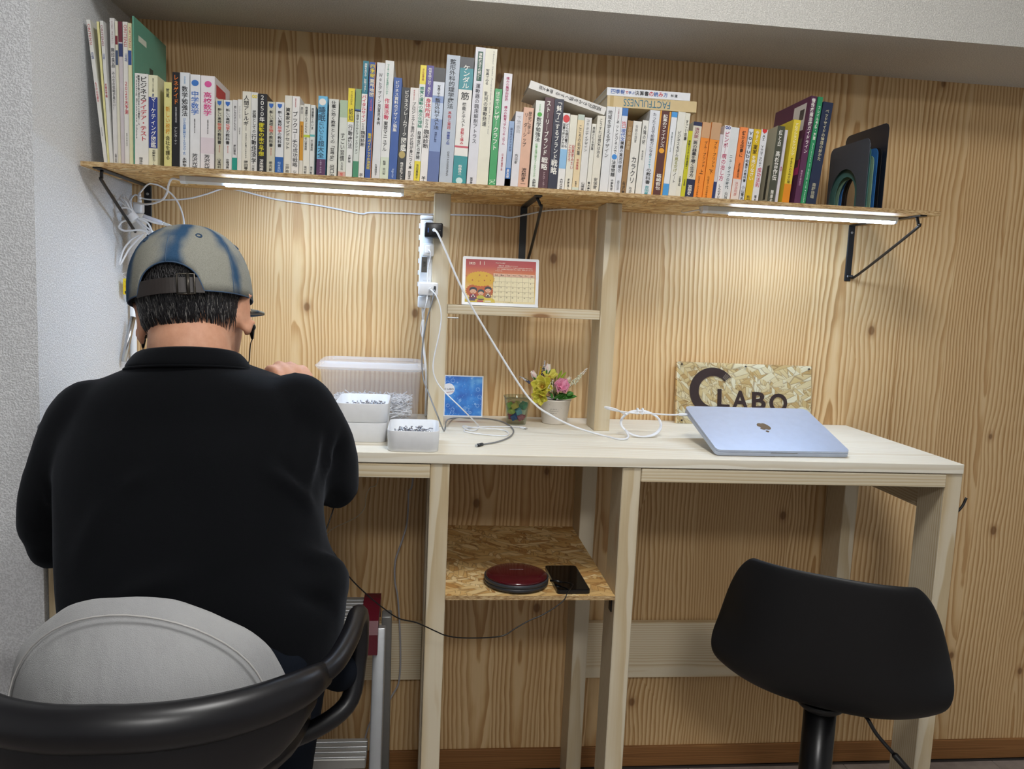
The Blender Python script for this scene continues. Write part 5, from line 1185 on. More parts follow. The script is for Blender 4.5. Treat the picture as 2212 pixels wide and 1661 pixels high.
# ------------------------------------------------------------------ wiring under the shelf
cr = lambda x, y: (170+x/3.611, 340+y/3.611)
wpts = [cr(395, 345), cr(440, 292), cr(520, 325), cr(700, 331), cr(860, 320), cr(1000, 285), cr(1120, 246), cr(1230, 252), cr(1430, 302), (605, 432), (690, 444), (760, 458), (785, 462), (800, 459), (870, 461), (935, 463), (990, 464), (1070, 466), (1100, 470), (1125, 466), (1180, 455), (1240, 451), (1290, 446), (1340, 446), (1400, 449), (1465, 452)]
wy = [-.03]+[-.008]*24
wire = [ay(u, v, -.008 if i else -.03) for i, (u, v) in enumerate(wpts)]
wire += [Vector((1.295, -.13, ZS-TS-.006)), Vector((1.302, -.20, ZS-TS-.007)), Vector((1.3045, -.227, ZS-TS-.008))]
cable('link_wire', 'thin white wire strung along the wall between the two battens', wire, .0019, None, 5)
lw = [Vector((.1765, -.228, ZS-TS-.008)), ay(372, 386, -.215), ay(364, 400, -.19), ay(360, 418, -.16), ay(348, 433, -.13), ay(320, 441, -.11), ay(288, 438, -.10)]
cable('batten_lead', 'white lead from the left batten into the bundled cords', lw, .0024)
ps2 = thing('power_strip', 'ivory power strip hanging in the left corner behind the cords', 'power strip', (.035, -.06, 1.3))
IV = flat('#d9d4cc', .45, name='ivory_strip')
a, b = ay(284, 447, -.055), ay(311, 560, -.055)
MB().bbox((.021, -.078, 1.285), (.050, -.050, 1.415), .004, None, 2).build('body', IV, ps2)
MB().bbox((.026, -.076, 1.4155), (.046, -.052, 1.440), .004, None, 2).build('plug', M_WHITEP, ps2)
MB().lathe([(.0052, 1.4402), (.0046, 1.447), (.0030, 1.4475), (.0046, 1.449), (.004, 1.4545), (.0028, 1.455), (.0038, 1.456), (.0032, 1.461)], (.038, -.064, 0), 10).build('strain_relief', M_WHITEP, ps2)
cable('cord', '', [(.038, -.064, 1.461), ay(318, 399, -.06), ay(331, 397, -.05), ay(352, 405, -.04), ay(376, 425, -.03), ay(392, 455, -.03), ay(398, 490, -.03), ay(396, 560, -.03), ay(380, 640, -.03)], .0020, None, 6, None, ps2)
# bundled cords
bd = thing('cord_bundle', 'bundle of white cords tied with a band in the left corner', 'cord bundle', (.035, -.11, 1.36))
rb = random.Random(21); bp = lambda x, y, Y: ay(230+x/8.741, 370+y/8.741, Y)
loops = [[(240, 520), (310, 440), (420, 560), (500, 760), (540, 860), (640, 960), (800, 1090), (960, 1190)],
         [(150, 620), (230, 540), (330, 620), (440, 760), (520, 880), (600, 960), (760, 1120), (900, 1200)],
         [(280, 480), (380, 600), (460, 740), (540, 880), (700, 900), (900, 970), (1060, 1000)],
         [(215, 740), (300, 690), (440, 710), (540, 830), (620, 900), (780, 980), (880, 1180)],
         [(215, 740), (330, 820), (470, 880), (560, 920), (680, 1060), (840, 1230)],
         [(320, 440), (360, 620), (430, 760), (520, 860), (640, 1000), (880, 1260)],
         [(250, 1080), (330, 1120), (470, 1120), (620, 1110), (900, 1150), (1080, 1150)],
         [(400, 920), (290, 960), (235, 1040), (250, 1080)],
         [(640, 1200), (480, 1290), (340, 1450), (270, 1640), (250, 1760), (300, 1700), (420, 1480), (560, 1320), (700, 1180)]]
for i, lp in enumerate(loops):
    MB().tube(smooth_path([bp(x, y, -.118-.003*(i % 4)+.004*rb.random()) for x, y in lp], 6), .0021, 8).build('cord', M_CORD, bd)
bm_ = bp(505, 870, -.121); axd = (bp(700, 1060, -.121)-bp(330, 650, -.121)).normalized()
u_ = axd.orthogonal().normalized(); v_ = axd.cross(u_)
MB().rings([[bm_+axd*s+(u_*cos(2*pi*j/16)*.0115+v_*sin(2*pi*j/16)*.0115)*(1 if abs(s) < .0075 else .93) for j in range(16)] for s in (-.008, -.0075, .0075, .008)]).build('band', M_WHITEP, bd)
MB().tube(smooth_path([bp(745, 1080, -.125), bp(770, 1180, -.125), bp(730, 1210, -.126), bp(770, 1250, -.125), bp(735, 1320, -.125)], 5), .0009, 6).build('twist_tie', M_CORD, bd)
dim = thing('inline_switch', 'grey white inline cord switch lying over the bundled cords', 'switch', (.06, -.1, 1.36))
pA, pB = bp(690, 850, -.112), bp(1060, 980, -.112); dv = (pB-pA).normalized()
MB().tube([pA, pA+dv*.003, pB-dv*.003, pB], [.0035, .0055, .0050, .003], 8).build('body', flat('#cdd0dc', .35), dim)
for k in range(8):
    MB().tube([pB+dv*(.001+k*.0024), pB+dv*(.0024+k*.0024)], [.0040-.0001*k]*2, 10).build('strain_relief', M_WHITEP, dim)
# conduit, tag and aluminium tube in the left corner
cd_ = thing('cable_conduit', 'white cable conduit running down the left corner', 'conduit', (.012, -.03, .96))
MB().cyl((.012, -.035, ZD+.0005), (.012, -.035, 1.283), .0075, 12).build('pipe', M_WHITEP, cd_)
tg = thing('yellow_tag', 'yellow warning tag with red print in the left corner', 'tag', (.0105, -.115, 1.235))
tA = axx(266, 598, .0105); Mt_ = plane(axx(266, 636, .0105), (.35, .94, 0), (0, 0, 1))
MB().prism(rrect(.026, .036, .002, 3), 0, .0008, Mt_).build('card', flat('#d9c020', .4), tg)
put_text(MB(), 'たこ足配線は\nしないで', Mt_ @ Matrix.Translation((0, 0, .0011)), (.003, .024, .020, .033), .01).build('heading', ink('#3a3018'), tg)
put_text(MB(), '火災の原因に\nなります\n注意', Mt_ @ Matrix.Translation((0, 0, .0011)), (.003, .010, .021, .022), .01).build('warning_print', ink('#c8502c'), tg)
shape('black_panel', [(.004, .002), (.024, .002), (.024, .008), (.004, .008)], Mt_, '#22201c', tg, .0011)
MB().tube(smooth_path([Mt_ @ Vector((.013, .035, .001)), (.011, -.098, 1.277), (.013, -.043, 1.281)], 4), .0006, 5).build('string', M_CORD, tg)
al = MB(); pT, pB = Vector((.020, -.060, 1.178)), axx(267, 781, .0095)
al.cyl(pT, pB, .0062, 14); o = al.build('aluminium_tube', flat('#c2c4c8', .22, metal=1.0, name='polished_tube'))
tag(o, 'polished aluminium tube slanting across the left corner', 'tube')
# cords hanging below the desk
cu_ = lambda x, y: (640+x/4.614, 960+y/4.614)
def under(pts, Y): return [ay(*cu_(x, y), Y) for x, y in pts]
cable('hanging_wire', 'thin clear wire hanging under the desk beside the sleeve', [Vector((ay(*cu_(830, 330), -.03).x, -.03, ZT-.0005))]+under([(815, 350), (735, 430), (695, 520), (685, 620), (620, 710), (500, 775), (380, 830), (310, 890), (298, 960), (290, 1030), (240, 1100)], -.03), .0011, flat('#c8bda4', .4))
cable('extension_cable', 'grey cord hanging under the desk to the floor side', [Vector((ay(*cu_(1175, 340), -.05).x, -.05, ZT-.0005))]+under([(1160, 370), (1122, 470), (1115, 620), (1100, 800), (1050, 970), (1000, 1110), (982, 1220), (985, 1380), (1015, 1560)], -.05)+[ay(865, 1400, -.05), ay(862, 1470, -.05), ay(848, 1500, -.05), ay(836, 1520, -.07), ay(800, 1560, -.07), ay(785, 1610, -.07)], .0022, flat('#aaaab0', .45))
# ------------------------------------------------------------------ step ladder behind the man
lad = thing('step_ladder', 'small aluminium step ladder with dark red corner caps', 'step ladder', (.42, -.30, 0))
M_RAIL = flat('#b7babd', .38, metal=.7, name='ladder_rail'); M_CAP = flat('#560d1e', .35, name='dark_red_plastic')
XR = .600; XLft = .24; zt = .572
for s, x in ((1, XR), (-1, XLft)):
    a = Vector((x, -.355, zt-.02)); b = Vector((x+.018*s, -.455, .0))
    d = (b-a).normalized(); Mr = plane(b, Vector((1, 0, 0)), a-b)
    MB().bbox((-.013, 0, -.016), (.013, (a-b).length, .012), .003, Mr, 2).build('front_rail', M_RAIL, lad)
    a2 = Vector((x+.004*s, -.285, zt-.02)); b2 = Vector((x+.03*s, -.12, .0)); Mr = plane(b2, Vector((1, 0, 0)), a2-b2)
    MB().bbox((-.011, 0, -.013), (.011, (a2-b2).length, .013), .003, Mr, 2).build('rear_leg', flat('#8c8c8a', .45, metal=.5), lad)
    prof = [(-.402, zt-.062), (-.402, zt-.018), (-.385, zt+.006), (-.30, zt+.022), (-.272, zt+.022), (-.258, zt-.002), (-.262, zt-.03), (-.275, zt-.032), (-.29, zt-.010), (-.335, zt-.012), (-.366, zt-.032), (-.372, zt-.062)]
    Mc = Matrix(((0, 0, 1, x-.020), (1, 0, 0, 0), (0, 1, 0, 0), (0, 0, 0, 1)))
    MB().prism(prof, 0 if s > 0 else .004, .036 if s > 0 else .040, Mc).build('corner_cap', M_CAP, lad)
M_TREAD = flat('#9c9a96', .5, metal=.5, name='ladder_tread')
MB().bbox((XLft+.02, -.392, zt-.006), (XR-.0205, -.268, zt+.012), .002).build('top_tread', M_TREAD, lad)
for k in range(6):
    MB().bbox((XLft+.02, -.388+k*.019, zt+.0121), (XR-.0205, -.382+k*.019, zt+.0145), .0006).build('rib', M_RAIL, lad)
MB().bbox((XLft+.02, -.452, .288), (XR-.0, -.372, .310), .002).build('lower_tread', M_TREAD, lad)
for k in range(4):
    MB().bbox((XLft+.02, -.448+k*.019, .3101), (XR-.0, -.442+k*.019, .3125), .0006).build('rib', M_RAIL, lad)

# ------------------------------------------------------------------ black shell bar stool
sx, sy, szz = 1.514, -.575, .508
stool = thing('bar_stool', 'black shell bar stool on a gas column at the right', 'stool', (sx, sy, 0))
RZ = R(-33)
def shell():
    """bucket seat: v runs from the front of the seat over the back edge to the top of the backrest"""
    prof = [(.175, .012), (.12, -.004), (.05, -.012), (-.02, -.010), (-.085, .002), (-.130, .030), (-.155, .070), (-.170, .120), (-.182, .175), (-.192, .225), (-.197, .250)]
    half = [.165, .180, .188, .193, .202, .211, .212, .203, .186, .164, .138]
    wrap = [.030, .046, .058, .068, .082, .092, .092, .082, .066, .046, .030]
    nu = 24; grid = []
    for (y, z), hw, wr in zip(prof, half, wrap):
        row = []
        t = min(1, max(0, (z-.0)/.12)) if y < 0 else 0
        for j in range(nu+1):
            u = j/nu*2-1; b = abs(u)**2.6
            row.append(Vector((1.07*hw*u*(1-.05*abs(u)**3), y+wr*b*t*1.15, 1.15*(z+wr*b*(1-t)*.55))))
        grid.append(row)
    return grid
g = shell(); Ms = Matrix.Translation((sx, sy, szz)) @ Matrix.Rotation(RZ, 4, 'Z') @ Matrix.Rotation(R(-3), 4, 'X')
mb = MB(); n = len(g[0])
vv = [Ms @ p for r in g for p in r]
mb.add(vv, [(i*n+j, i*n+j+1, (i+1)*n+j+1, (i+1)*n+j) for i in range(len(g)-1) for j in range(n-1)], True)
o = mb.build('shell', flat('#0e0f12', .5, name='black_shell', Specular_IOR_Level=.4), stool); fixnormals(o)
md = o.modifiers.new('thickness', 'SOLIDIFY'); md.thickness = .011; md.offset = 0
md = o.modifiers.new('smooth', 'SUBSURF'); md.levels = md.render_levels = 2
MB().lathe([(.050, -.022), (.045, -.034), (.038, -.040)], (sx, sy+.015, szz), 24).build('seat_plate', M_BLACK, stool)
MB().cyl((sx, sy+.015, szz-.041), (sx, sy+.015, .02), .0315, 28).build('column', flat('#0d0d10', .3, name='black_column'), stool)
MB().lathe([(.20, .0005), (.20, .006), (.17, .014), (.05, .022), (.034, .030)], (sx, sy+.015, 0), 40).build('base_disc', M_BLACK, stool)
l0 = Vector((sx+.05, sy-.01, szz-.030)); l1 = ay(1868, 1545, -.66); l2 = ay(1893, 1585, -.68); l3 = ay(1930, 1628, -.70); l4 = ay(1985, 1690, -.73)
MB().tube(smooth_path([l0, l1, l2, l3], 5), .0036, 8).build('lever', M_BLACK, stool)
MB().tube([l3, l3.lerp(l4, .06), l4], [.0042, .0062, .0056], 10).build('lever_grip', flat('#101012', .5), stool)

# ------------------------------------------------------------------ black armchair stool under the man
hx, hy = .347, -.92
DZ = -.034
chair = thing('arm_stool', 'black high chair with a padded back roll under the man', 'chair', (hx, hy, 0))
M_VINYL = flat('#121216', .36, name='black_vinyl')
def arc_pt(a, r, z): return Vector((hx+r*1.0*sin(a), hy+.02-r*cos(a), z))
RB = .246
cs = []
pads = [(R(t), 1) for t in range(-90, 67, 6)]
rings_ = []
for a, _ in pads:
    k = 1-(abs(a)/R(66))**6*.35 if a > 0 else 1-(abs(a)/R(90))**6*.35; p = arc_pt(a, RB, .812+DZ-.010*abs(a)); out = Vector((sin(a), -cos(a), 0)); ring = []
    # back roll: soft upper roll and a hanging lower apron
    for q in range(20):
        t = 2*pi*q/20; ring.append(p+out*(.023*k*cos(t))+Vector((0, 0, .0275*k*sin(t))))
    rings_.append(ring)
MB().rings(rings_).build('back_roll', M_VINYL, chair)
rings_ = []
for t in range(-84, 61, 6):
    a = R(t); k = (1-(abs(t+12)/74)**5); p = arc_pt(a, RB+.004, .803+DZ-.010*abs(a)); out = Vector((sin(a), -cos(a), 0)); ring = []
    hgt = .012+.078*max(0.05, k)**.6
    for q in range(16):
        s = 2*pi*q/16; ring.append(p+out*(.0105*cos(s)-.012*(0.5-0.5*sin(s)))+Vector((0, 0, -hgt*.5+hgt*.5*sin(s)*1.0)))
    rings_.append(ring)
MB().rings(rings_).build('back_apron', M_VINYL, chair)
for s, sp in ((1, 0), (-1, .05)):
    pts = [arc_pt(s*R(60), RB, .768), arc_pt(s*R(72), RB+.004, .772), arc_pt(s*R(88), RB+.006, .778), Vector((hx+s*(sp+RB+.010), hy+.07, .780)), Vector((hx+s*(sp+RB+.012), hy+.105, .772)), Vector((hx+s*(sp+RB+.012), hy+.122, .745)), Vector((hx+s*(sp+RB+.010), hy+.122, .69)), Vector((hx+s*(sp+RB-.005), hy+.10, .625)), Vector((hx+s*.17, hy+.06, .598)), Vector((hx+s*.08, hy+.04, .594))]
    MB().tube(smooth_path(pts, 6), .0145, 12).build('arm_tube', M_VINYL, chair)
    MB().cyl(arc_pt(s*R(35), RB-.012, .735), Vector((hx+s*.10, hy-.05, .600)), .010, 10).build('back_bar', M_VINYL, chair)
MB().lathe([(.001, .598), (.15, .598), (.185, .606), (.192, .622), (.182, .640), (.14, .648), (.001, .650)], (hx, hy+.06, 0), 36).build('seat', M_VINYL, chair)
MB().cyl((hx, hy+.06, .597), (hx, hy+.06, .02), .028, 20).build('column', M_STEEL, chair)
MB().lathe([(.21, .0005), (.21, .008), (.06, .022), (.03, .03)], (hx, hy+.06, 0), 36).build('base_disc', M_STEEL, chair)
MB().tube([(hx+.14*cos(2*pi*k/28), hy+.14+.12*sin(2*pi*k/28), .20) for k in range(29)], .009, 10).build('foot_ring', M_STEEL, chair)
# cushion between the back roll and the man
def cush():
    m = Mat('grey_white_cotton'); x, y, z = m.coord(); n = m.noise(m.vec(x, y, z), 5, 3); w_ = m.noise(m.vec(x*900.0, y*900.0, z*900.0), 1.0, 1)
    m.color(n.ramp([(.3, '#999a9c'), (.7, '#a5a6a6')])); m.rough(.9); m.set(Specular_IOR_Level=.15, Sheen_Weight=.2)
    f = m.noise(m.vec(x*26.0, y*26.0, z*6.0), 1.0, 3); m.bump(f+w_*.12, .6, .010); return m.m
cu = thing('cushion', 'round grey white cotton cushion behind the seated man', 'cushion', (.365, -1.06, .65))
tilt = Matrix.Translation((.350, -1.052, .747)) @ Matrix.Rotation(R(-14), 4, 'X') @ Matrix.Rotation(R(7), 4, 'Y')
rgc = random.Random(2); NU, NV = 48, 24; rings_ = []
for i in range(NV+1):
    t = pi*i/NV; t = min(max(t, .03), pi-.03); ring = []
    for j in range(NU):
        a = 2*pi*j/NU; e = sin(t)**.85
        x = .180*e*cos(a); z = .138*e*sin(a); y = -.050*cos(t)*(.55+.45*abs(cos(t)))+.075*(x/.18)**2
        pk = 1+.012*sin(a*9+1)*(e**6)+.006*sin(a*23)*(e**8)
        ring.append(tilt @ Vector((x*pk, y, z*pk)))
    rings_.append(ring)
o = MB().rings(rings_).build('cover', cush(), cu); md = o.modifiers.new('smooth', 'SUBSURF'); md.levels = md.render_levels = 1
seam = []
for j in range(0, NU+1):
    a = 2*pi*j/NU; seam.append(tilt @ Vector((.158*cos(a), -.031+.075*(.158*cos(a)/.18)**2, .119*sin(a))))
MB().tube(seam, .0012, 6).build('seam', flat('#b4b2b0', .9), cu)
# ------------------------------------------------------------------ the man at the desk
def fuse(mb, voxel, iters=6, fac=.5):
    """weld overlapping closed shells into one continuous skin"""
    me = bpy.data.meshes.new('clay'); me.from_pydata(mb.v, [], mb.f); me.update()
    bm = bmesh.new(); bm.from_mesh(me); bmesh.ops.recalc_face_normals(bm, faces=bm.faces); bm.to_mesh(me); bm.free()
    o = bpy.data.objects.new('clay', me); TMP.collection.objects.link(o)
    m = o.modifiers.new('r', 'REMESH'); m.mode = 'VOXEL'; m.voxel_size = voxel; m.adaptivity = 0
    if iters: s_ = o.modifiers.new('s', 'SMOOTH'); s_.iterations = iters; s_.factor = fac
    with bpy.context.temp_override(scene=TMP, view_layer=TMP.view_layers[0]):
        dg = bpy.context.evaluated_depsgraph_get()
    ev = o.evaluated_get(dg); r = ev.to_mesh()
    v = [q.co.copy() for q in r.vertices]; f = [tuple(p.vertices) for p in r.polygons]; nn = [q.normal.copy() for q in r.vertices]
    ev.to_mesh_clear(); bpy.data.objects.remove(o, do_unlink=True); bpy.data.meshes.remove(me)
    return v, f, nn
def sup(cx, cy, z, rx, ry, n=28, p=2.3):
    out = []
    for k in range(n):
        a = 2*pi*k/n; c, s = cos(a), sin(a)
        out.append(Vector((cx+rx*math.copysign(abs(c)**(2/p), c), cy+ry*math.copysign(abs(s)**(2/p), s), z)))
    return out
def limb(mb, pts, rs, n=14, k=5):
    p = smooth_path(pts, k); r = [v.x for v in smooth_path([Vector((q, 0, 0)) for q in rs], k)]
    mb.tube(p, r, n)
    mb.sphere(pts[0], rs[0]*.98, 12, 8); mb.sphere(pts[-1], rs[-1]*.98, 12, 8)
    return mb
man = thing('person', 'seated person from behind in black sweatshirt and washed denim cap', 'person', (.37, -.85, 0))
# -- skeleton
def rowc(py, xl, xr, Y): a, b = ay(xl, py, Y), ay(xr, py, Y); return (a+b)/2, abs(b.x-a.x)/2
ROWS = [(766, 334, 494, -.672, .078), (786, 300, 535, -.676, .088), (804, 262, 590, -.680, .096), (824, 224, 640, -.684, .103), (852, 186, 672, -.690, .108), (890, 158, 690, -.700, .110), (950, 138, 702, -.720, .120), (1020, 128, 702, -.740, .128), (1100, 128, 700, -.765, .132), (1180, 130, 712, -.790, .132), (1250, 134, 742, -.810, .132), (1310, 138, 748, -.825, .132), (1370, 146, 740, -.835, .130), (1440, 152, 738, -.845, .126)]
SH_L, EL_L, WR_L = ay(196, 908, -.700), ay(120, 1140, -.690), Vector((.285, -.520, 1.020))
SH_R, EL_R, WR_R = ay(640, 890, -.695), ay(706, 1028, -.665), ay(660, 922, -.505)
HC = ay(417, 652, -.625)                                   # head centre
MH = Matrix.Translation(HC) @ Matrix.Rotation(R(-3), 4, 'Z') @ Matrix.Rotation(R(-7), 4, 'Y') @ Matrix.Rotation(R(-12), 4, 'X')
NB = ay(412, 800, -.680)
HIP = [Vector((.285, -.83, .725)), Vector((.455, -.83, .725))]
KNEE = [Vector((.255, -.530, .705)), Vector((.490, -.530, .705))]
ANK = [Vector((.275, -.640, .300)), Vector((.460, -.640, .300))]

# -- sweatshirt
mb = MB(); rg_ = []
for py, xl, xr, Y, ry in ROWS:
    c, rx = rowc(py, xl, xr, Y); rg_.append(sup(c.x, c.y, c.z, rx, ry))
mb.rings(rg_)
limb(mb, [SH_L, SH_L.lerp(EL_L, .5)+Vector((-.012, -.01, 0)), EL_L, EL_L.lerp(WR_L, .45)+Vector((0, 0, -.006)), WR_L], [.066, .056, .050, .047, .038])
limb(mb, [SH_R, SH_R.lerp(EL_R, .55)+Vector((.012, -.004, 0)), EL_R, EL_R.lerp(WR_R, .45)+Vector((.004, 0, -.004)), WR_R], [.066, .060, .052, .047, .036])
mb.sphere(ay(728, 1045, -.67), .037, 14, 10, (1, 1, 1.2)); mb.sphere(ay(736, 985, -.67), .030, 14, 10)   # slack cloth at the elbows
mb.sphere(ay(92, 1090, -.70), .036, 14, 10, (1, 1, 1.4)); mb.sphere(ay(112, 1180, -.70), .036, 14, 10)
mb.sphere(ay(698, 1262, -.82), .055, 14, 10, (.75, 1.2, .8))
v, f, nn = fuse(mb, .0085, 9)
def ridge(p, a, b, wdt, amp):
    ab = b-a; t = max(0, min(1, (p-a).dot(ab)/ab.length_squared)); d = (p-(a+ab*t)).length
    return amp*math.exp(-(d/wdt)**2)*sin(pi*min(1, max(0.0, t*.92+.04)))
def back(px, py, Y=None):
    # point on the back surface below a photo pixel
    r = ROWS; k = 0
    while k < len(r)-2 and r[k+1][0] < py: k += 1
    t = max(0, min(1, (py-r[k][0])/(r[k+1][0]-r[k][0]))); L_ = [r[k][q]+(r[k+1][q]-r[k][q])*t for q in range(5)]
    u = min(1, abs((px-(L_[1]+L_[2])/2)/((L_[2]-L_[1])/2)))
    return ay(px, py, L_[3]-L_[4]*sqrt(max(0, 1-u**2.3)))
FOLD = [(back(690, 860, -.86), back(660, 1090, -.89), .010, .006), (back(655, 880, -.88), back(600, 1010, -.93), .012, -.005), (back(560, 990), back(690, 1110, -.88), .012, .006), (back(585, 960), back(668, 1060, -.9), .009, -.005),
        (back(150, 890, -.86), back(135, 1110, -.87), .010, .007), (back(120, 930, -.84), back(100, 1090, -.83), .009, -.006), (back(165, 960, -.88), back(128, 1140, -.87), .008, -.006), (back(88, 960, -.83), back(125, 1190, -.83), .008, .006),
        (back(230, 1080), back(180, 1240, -.93), .016, .005), (back(260, 1060), back(330, 1010), .014, .004), (back(420, 1230, -.96), back(240, 1300, -.96), .016, .006), (back(560, 1200, -.96), back(380, 1290, -.97), .014, -.005),
        (back(640, 1180, -.93), back(740, 1230, -.88), .014, .007), (back(735, 930, -.79), back(730, 1050, -.79), .010, -.008), (back(712, 930, -.80), back(700, 1060, -.80), .008, .006), (back(755, 940, -.78), back(765, 1030, -.78), .008, .005), (back(610, 1260, -.95), back(735, 1320, -.88), .013, -.006)]
v2 = []
for p, n_ in zip(v, nn):
    d = 1.7*sum(ridge(p, *q) for q in FOLD)
    d += .0016*sin(p.x*38+p.z*21)*sin(p.z*33-p.y*17)
    v2.append(p+n_*d)
def fleece():
    m = Mat('black_fleece'); x, y, z = m.coord(); n = m.noise(m.vec(x, y, z), 9, 3); w_ = m.noise(m.vec(x, y, z), 900, 2)
    m.color(m.mix(n, '#07080a', '#0c0d10')); m.rough(.92); m.set(Specular_IOR_Level=.08, Sheen_Weight=.10, Sheen_Roughness=.5, Sheen_Tint=(.5, .55, .65, 1)); m.bump(w_, .25, .0012); return m.m
M_FL = fleece()
sw = link('sweatshirt', v2, f, M_FL, man, [True]*len(f))
# collar
cc_ = ay(409, 790, -.678); col = []
for k in range(41):
    a = 2*pi*k/40; col.append((a, Vector((cc_.x+.0855*cos(a), cc_.y+.078*sin(a), cc_.z+.006-.017*sin(a)+.004*cos(a)))))
rings_ = []
for a, p in col[:-1]:
    o_ = Vector((cos(a), sin(a), 0)); inn = Vector((-cos(a)*.55, -sin(a)*.55, .83)); ring = []
    for q in range(12):
        t = 2*pi*q/12; ring.append(p+inn*(.0165*cos(t))+o_*(.0058*sin(t))+Vector((0, 0, .0)))
    rings_.append(ring)
rings_.append(rings_[0]); MB().rings(rings_, cap=False).build('collar', M_FL, sw)
MB().tube([p+Vector((cos(a)*.012, sin(a)*.012, -.0135)) for a, p in col], .0017, 6, False).build('collar_seam', M_FL, sw)

# -- trousers
mb = MB()
mb.rings([sup(.37, -.845, z, rx, ry) for z, rx, ry in ((.652, .15, .10), (.665, .18, .125), (.70, .200, .136), (.75, .202, .130), (.79, .185, .118))])
for h, k, a in zip(HIP, KNEE, ANK):
    limb(mb, [h, h.lerp(k, .5)+Vector((0, 0, .012)), k, k.lerp(a, .5)+Vector((0, .01, 0)), a], [.082, .078, .062, .052, .044])
mb.sphere(ay(735, 1445, -.80), .036, 12, 8, (.9, 1.4, .9))
v, f, nn = fuse(mb, .010, 5)
def denim(name, c0, c1):
    m = Mat(name); x, y, z = m.coord(); n = m.noise(m.vec(x, y, z), 7, 3); w_ = m.noise(m.vec(x*700.0, y*700.0, z*1400.0), 1.0, 2)
    m.color(m.mix((n*.7+w_*.4)._m('MULTIPLY', 1.0, clamp=True), c0, c1)); m.rough(.85); m.set(Specular_IOR_Level=.15); m.bump(w_, .2, .0008); return m.m
link('trousers', v, f, denim('navy_denim', '#080b11', '#131a26'), man, [True]*len(f))
for a in ANK:
    sh_ = MB(); sh_.rings([sup(a.x, a.y+.05, .214+z, rx, ry, 20) for z, rx, ry in ((0, .040, .115), (.012, .045, .122), (.035, .043, .112), (.055, .038, .080), (.075, .034, .05))])
    sh_.build('shoe', flat('#1c1c20', .6), man)

# -- body: head, neck, trunk, arms and hands as one skin
mb = MB()
hd = [(.117, .018, .02, 0), (.108, .048, .060, -.004), (.085, .067, .084, -.005), (.045, .077, .097, -.005), (.0, .0785, .098, -.003), (-.04, .0745, .092, .004), (-.075, .064, .078, .016), (-.10, .053, .062, .030), (-.12, .036, .042, .042), (-.128, .014, .018, .046)]
mb.rings([[MH @ p for p in sup(0, cy, z, rx, ry, 32, 2.15)] for z, rx, ry, cy in hd])
mb.sphere(MH @ Vector((0, .102, -.030)), .014, 10, 8, (.8, 1.1, 1.3)); mb.tube([MH @ Vector((0, .094, .012)), MH @ Vector((0, .108, -.032))], [.006, .010], 8)
mb.tube([MH @ Vector((x, .087, .018)) for x in (-.045, -.02, 0, .02, .045)], .007, 8)
mb.tube([MH @ Vector((x, .090, -.066)) for x in (-.018, 0, .018)], .006, 8); mb.sphere(MH @ Vector((0, .078, -.10)), .016, 10, 8)
for s in (-1, 1):
    Me = MH @ Matrix.Translation((s*.086, -.006, -.026)) @ Matrix.Rotation(R(-s*34), 4, 'Z') @ Matrix.Rotation(R(s*8), 4, 'Y')
    rings_ = []
    for i in range(25):                                   # helix rim and lobe
        a = R(60+i*11.5); rr_ = 1.0
        rings_.append(Me @ Vector((.004*s, .0145*cos(a)+.001, .0295*sin(a))))
    mb.tube(rings_, [.0042+.0016*max(0, -sin(R(60+i*11.5))) for i in range(25)], 8)
    mb.sphere((Me @ Vector((0, 0, 0))), 1.0, 14, 10, (.0052, .0135, .0275), Me.to_3x3().to_4x4())
    mb.sphere((Me @ Vector((.002*s, .004, -.031))), 1.0, 10, 8, (.0055, .008, .010), Me.to_3x3().to_4x4())
mb.tube([MH @ Vector((0, -.012, -.03)), MH @ Vector((0, -.030, -.085)), NB+Vector((0, .005, .02)), NB+Vector((0, .01, -.06))], [.064, .0640, .066, .066], 24)
mb.rings([sup(c.x, c.y, c.z, rx*.86, ry*.86) for (py, xl, xr, Y, ry) in ROWS[3:] for c, rx in [rowc(py, xl, xr, Y)]])
limb(mb, [SH_L, EL_L, EL_L.lerp(WR_L, .5), WR_L], [.050, .040, .036, .027]); limb(mb, [SH_R, EL_R, EL_R.lerp(WR_R, .5), WR_R], [.050, .040, .036, .027])
for h, k, a in zip(HIP, KNEE, ANK): limb(mb, [h, k, k.lerp(a, .5), a], [.045, .034, .032, .025]); mb.sphere(a+Vector((0, .05, -.055)), .03, 10, 8, (1.1, 2.8, .8))
mb.rings([sup(.37, -.845, z, rx, ry) for z, rx, ry in ((.69, .09, .07), (.72, .11, .08), (.80, .13, .09))])
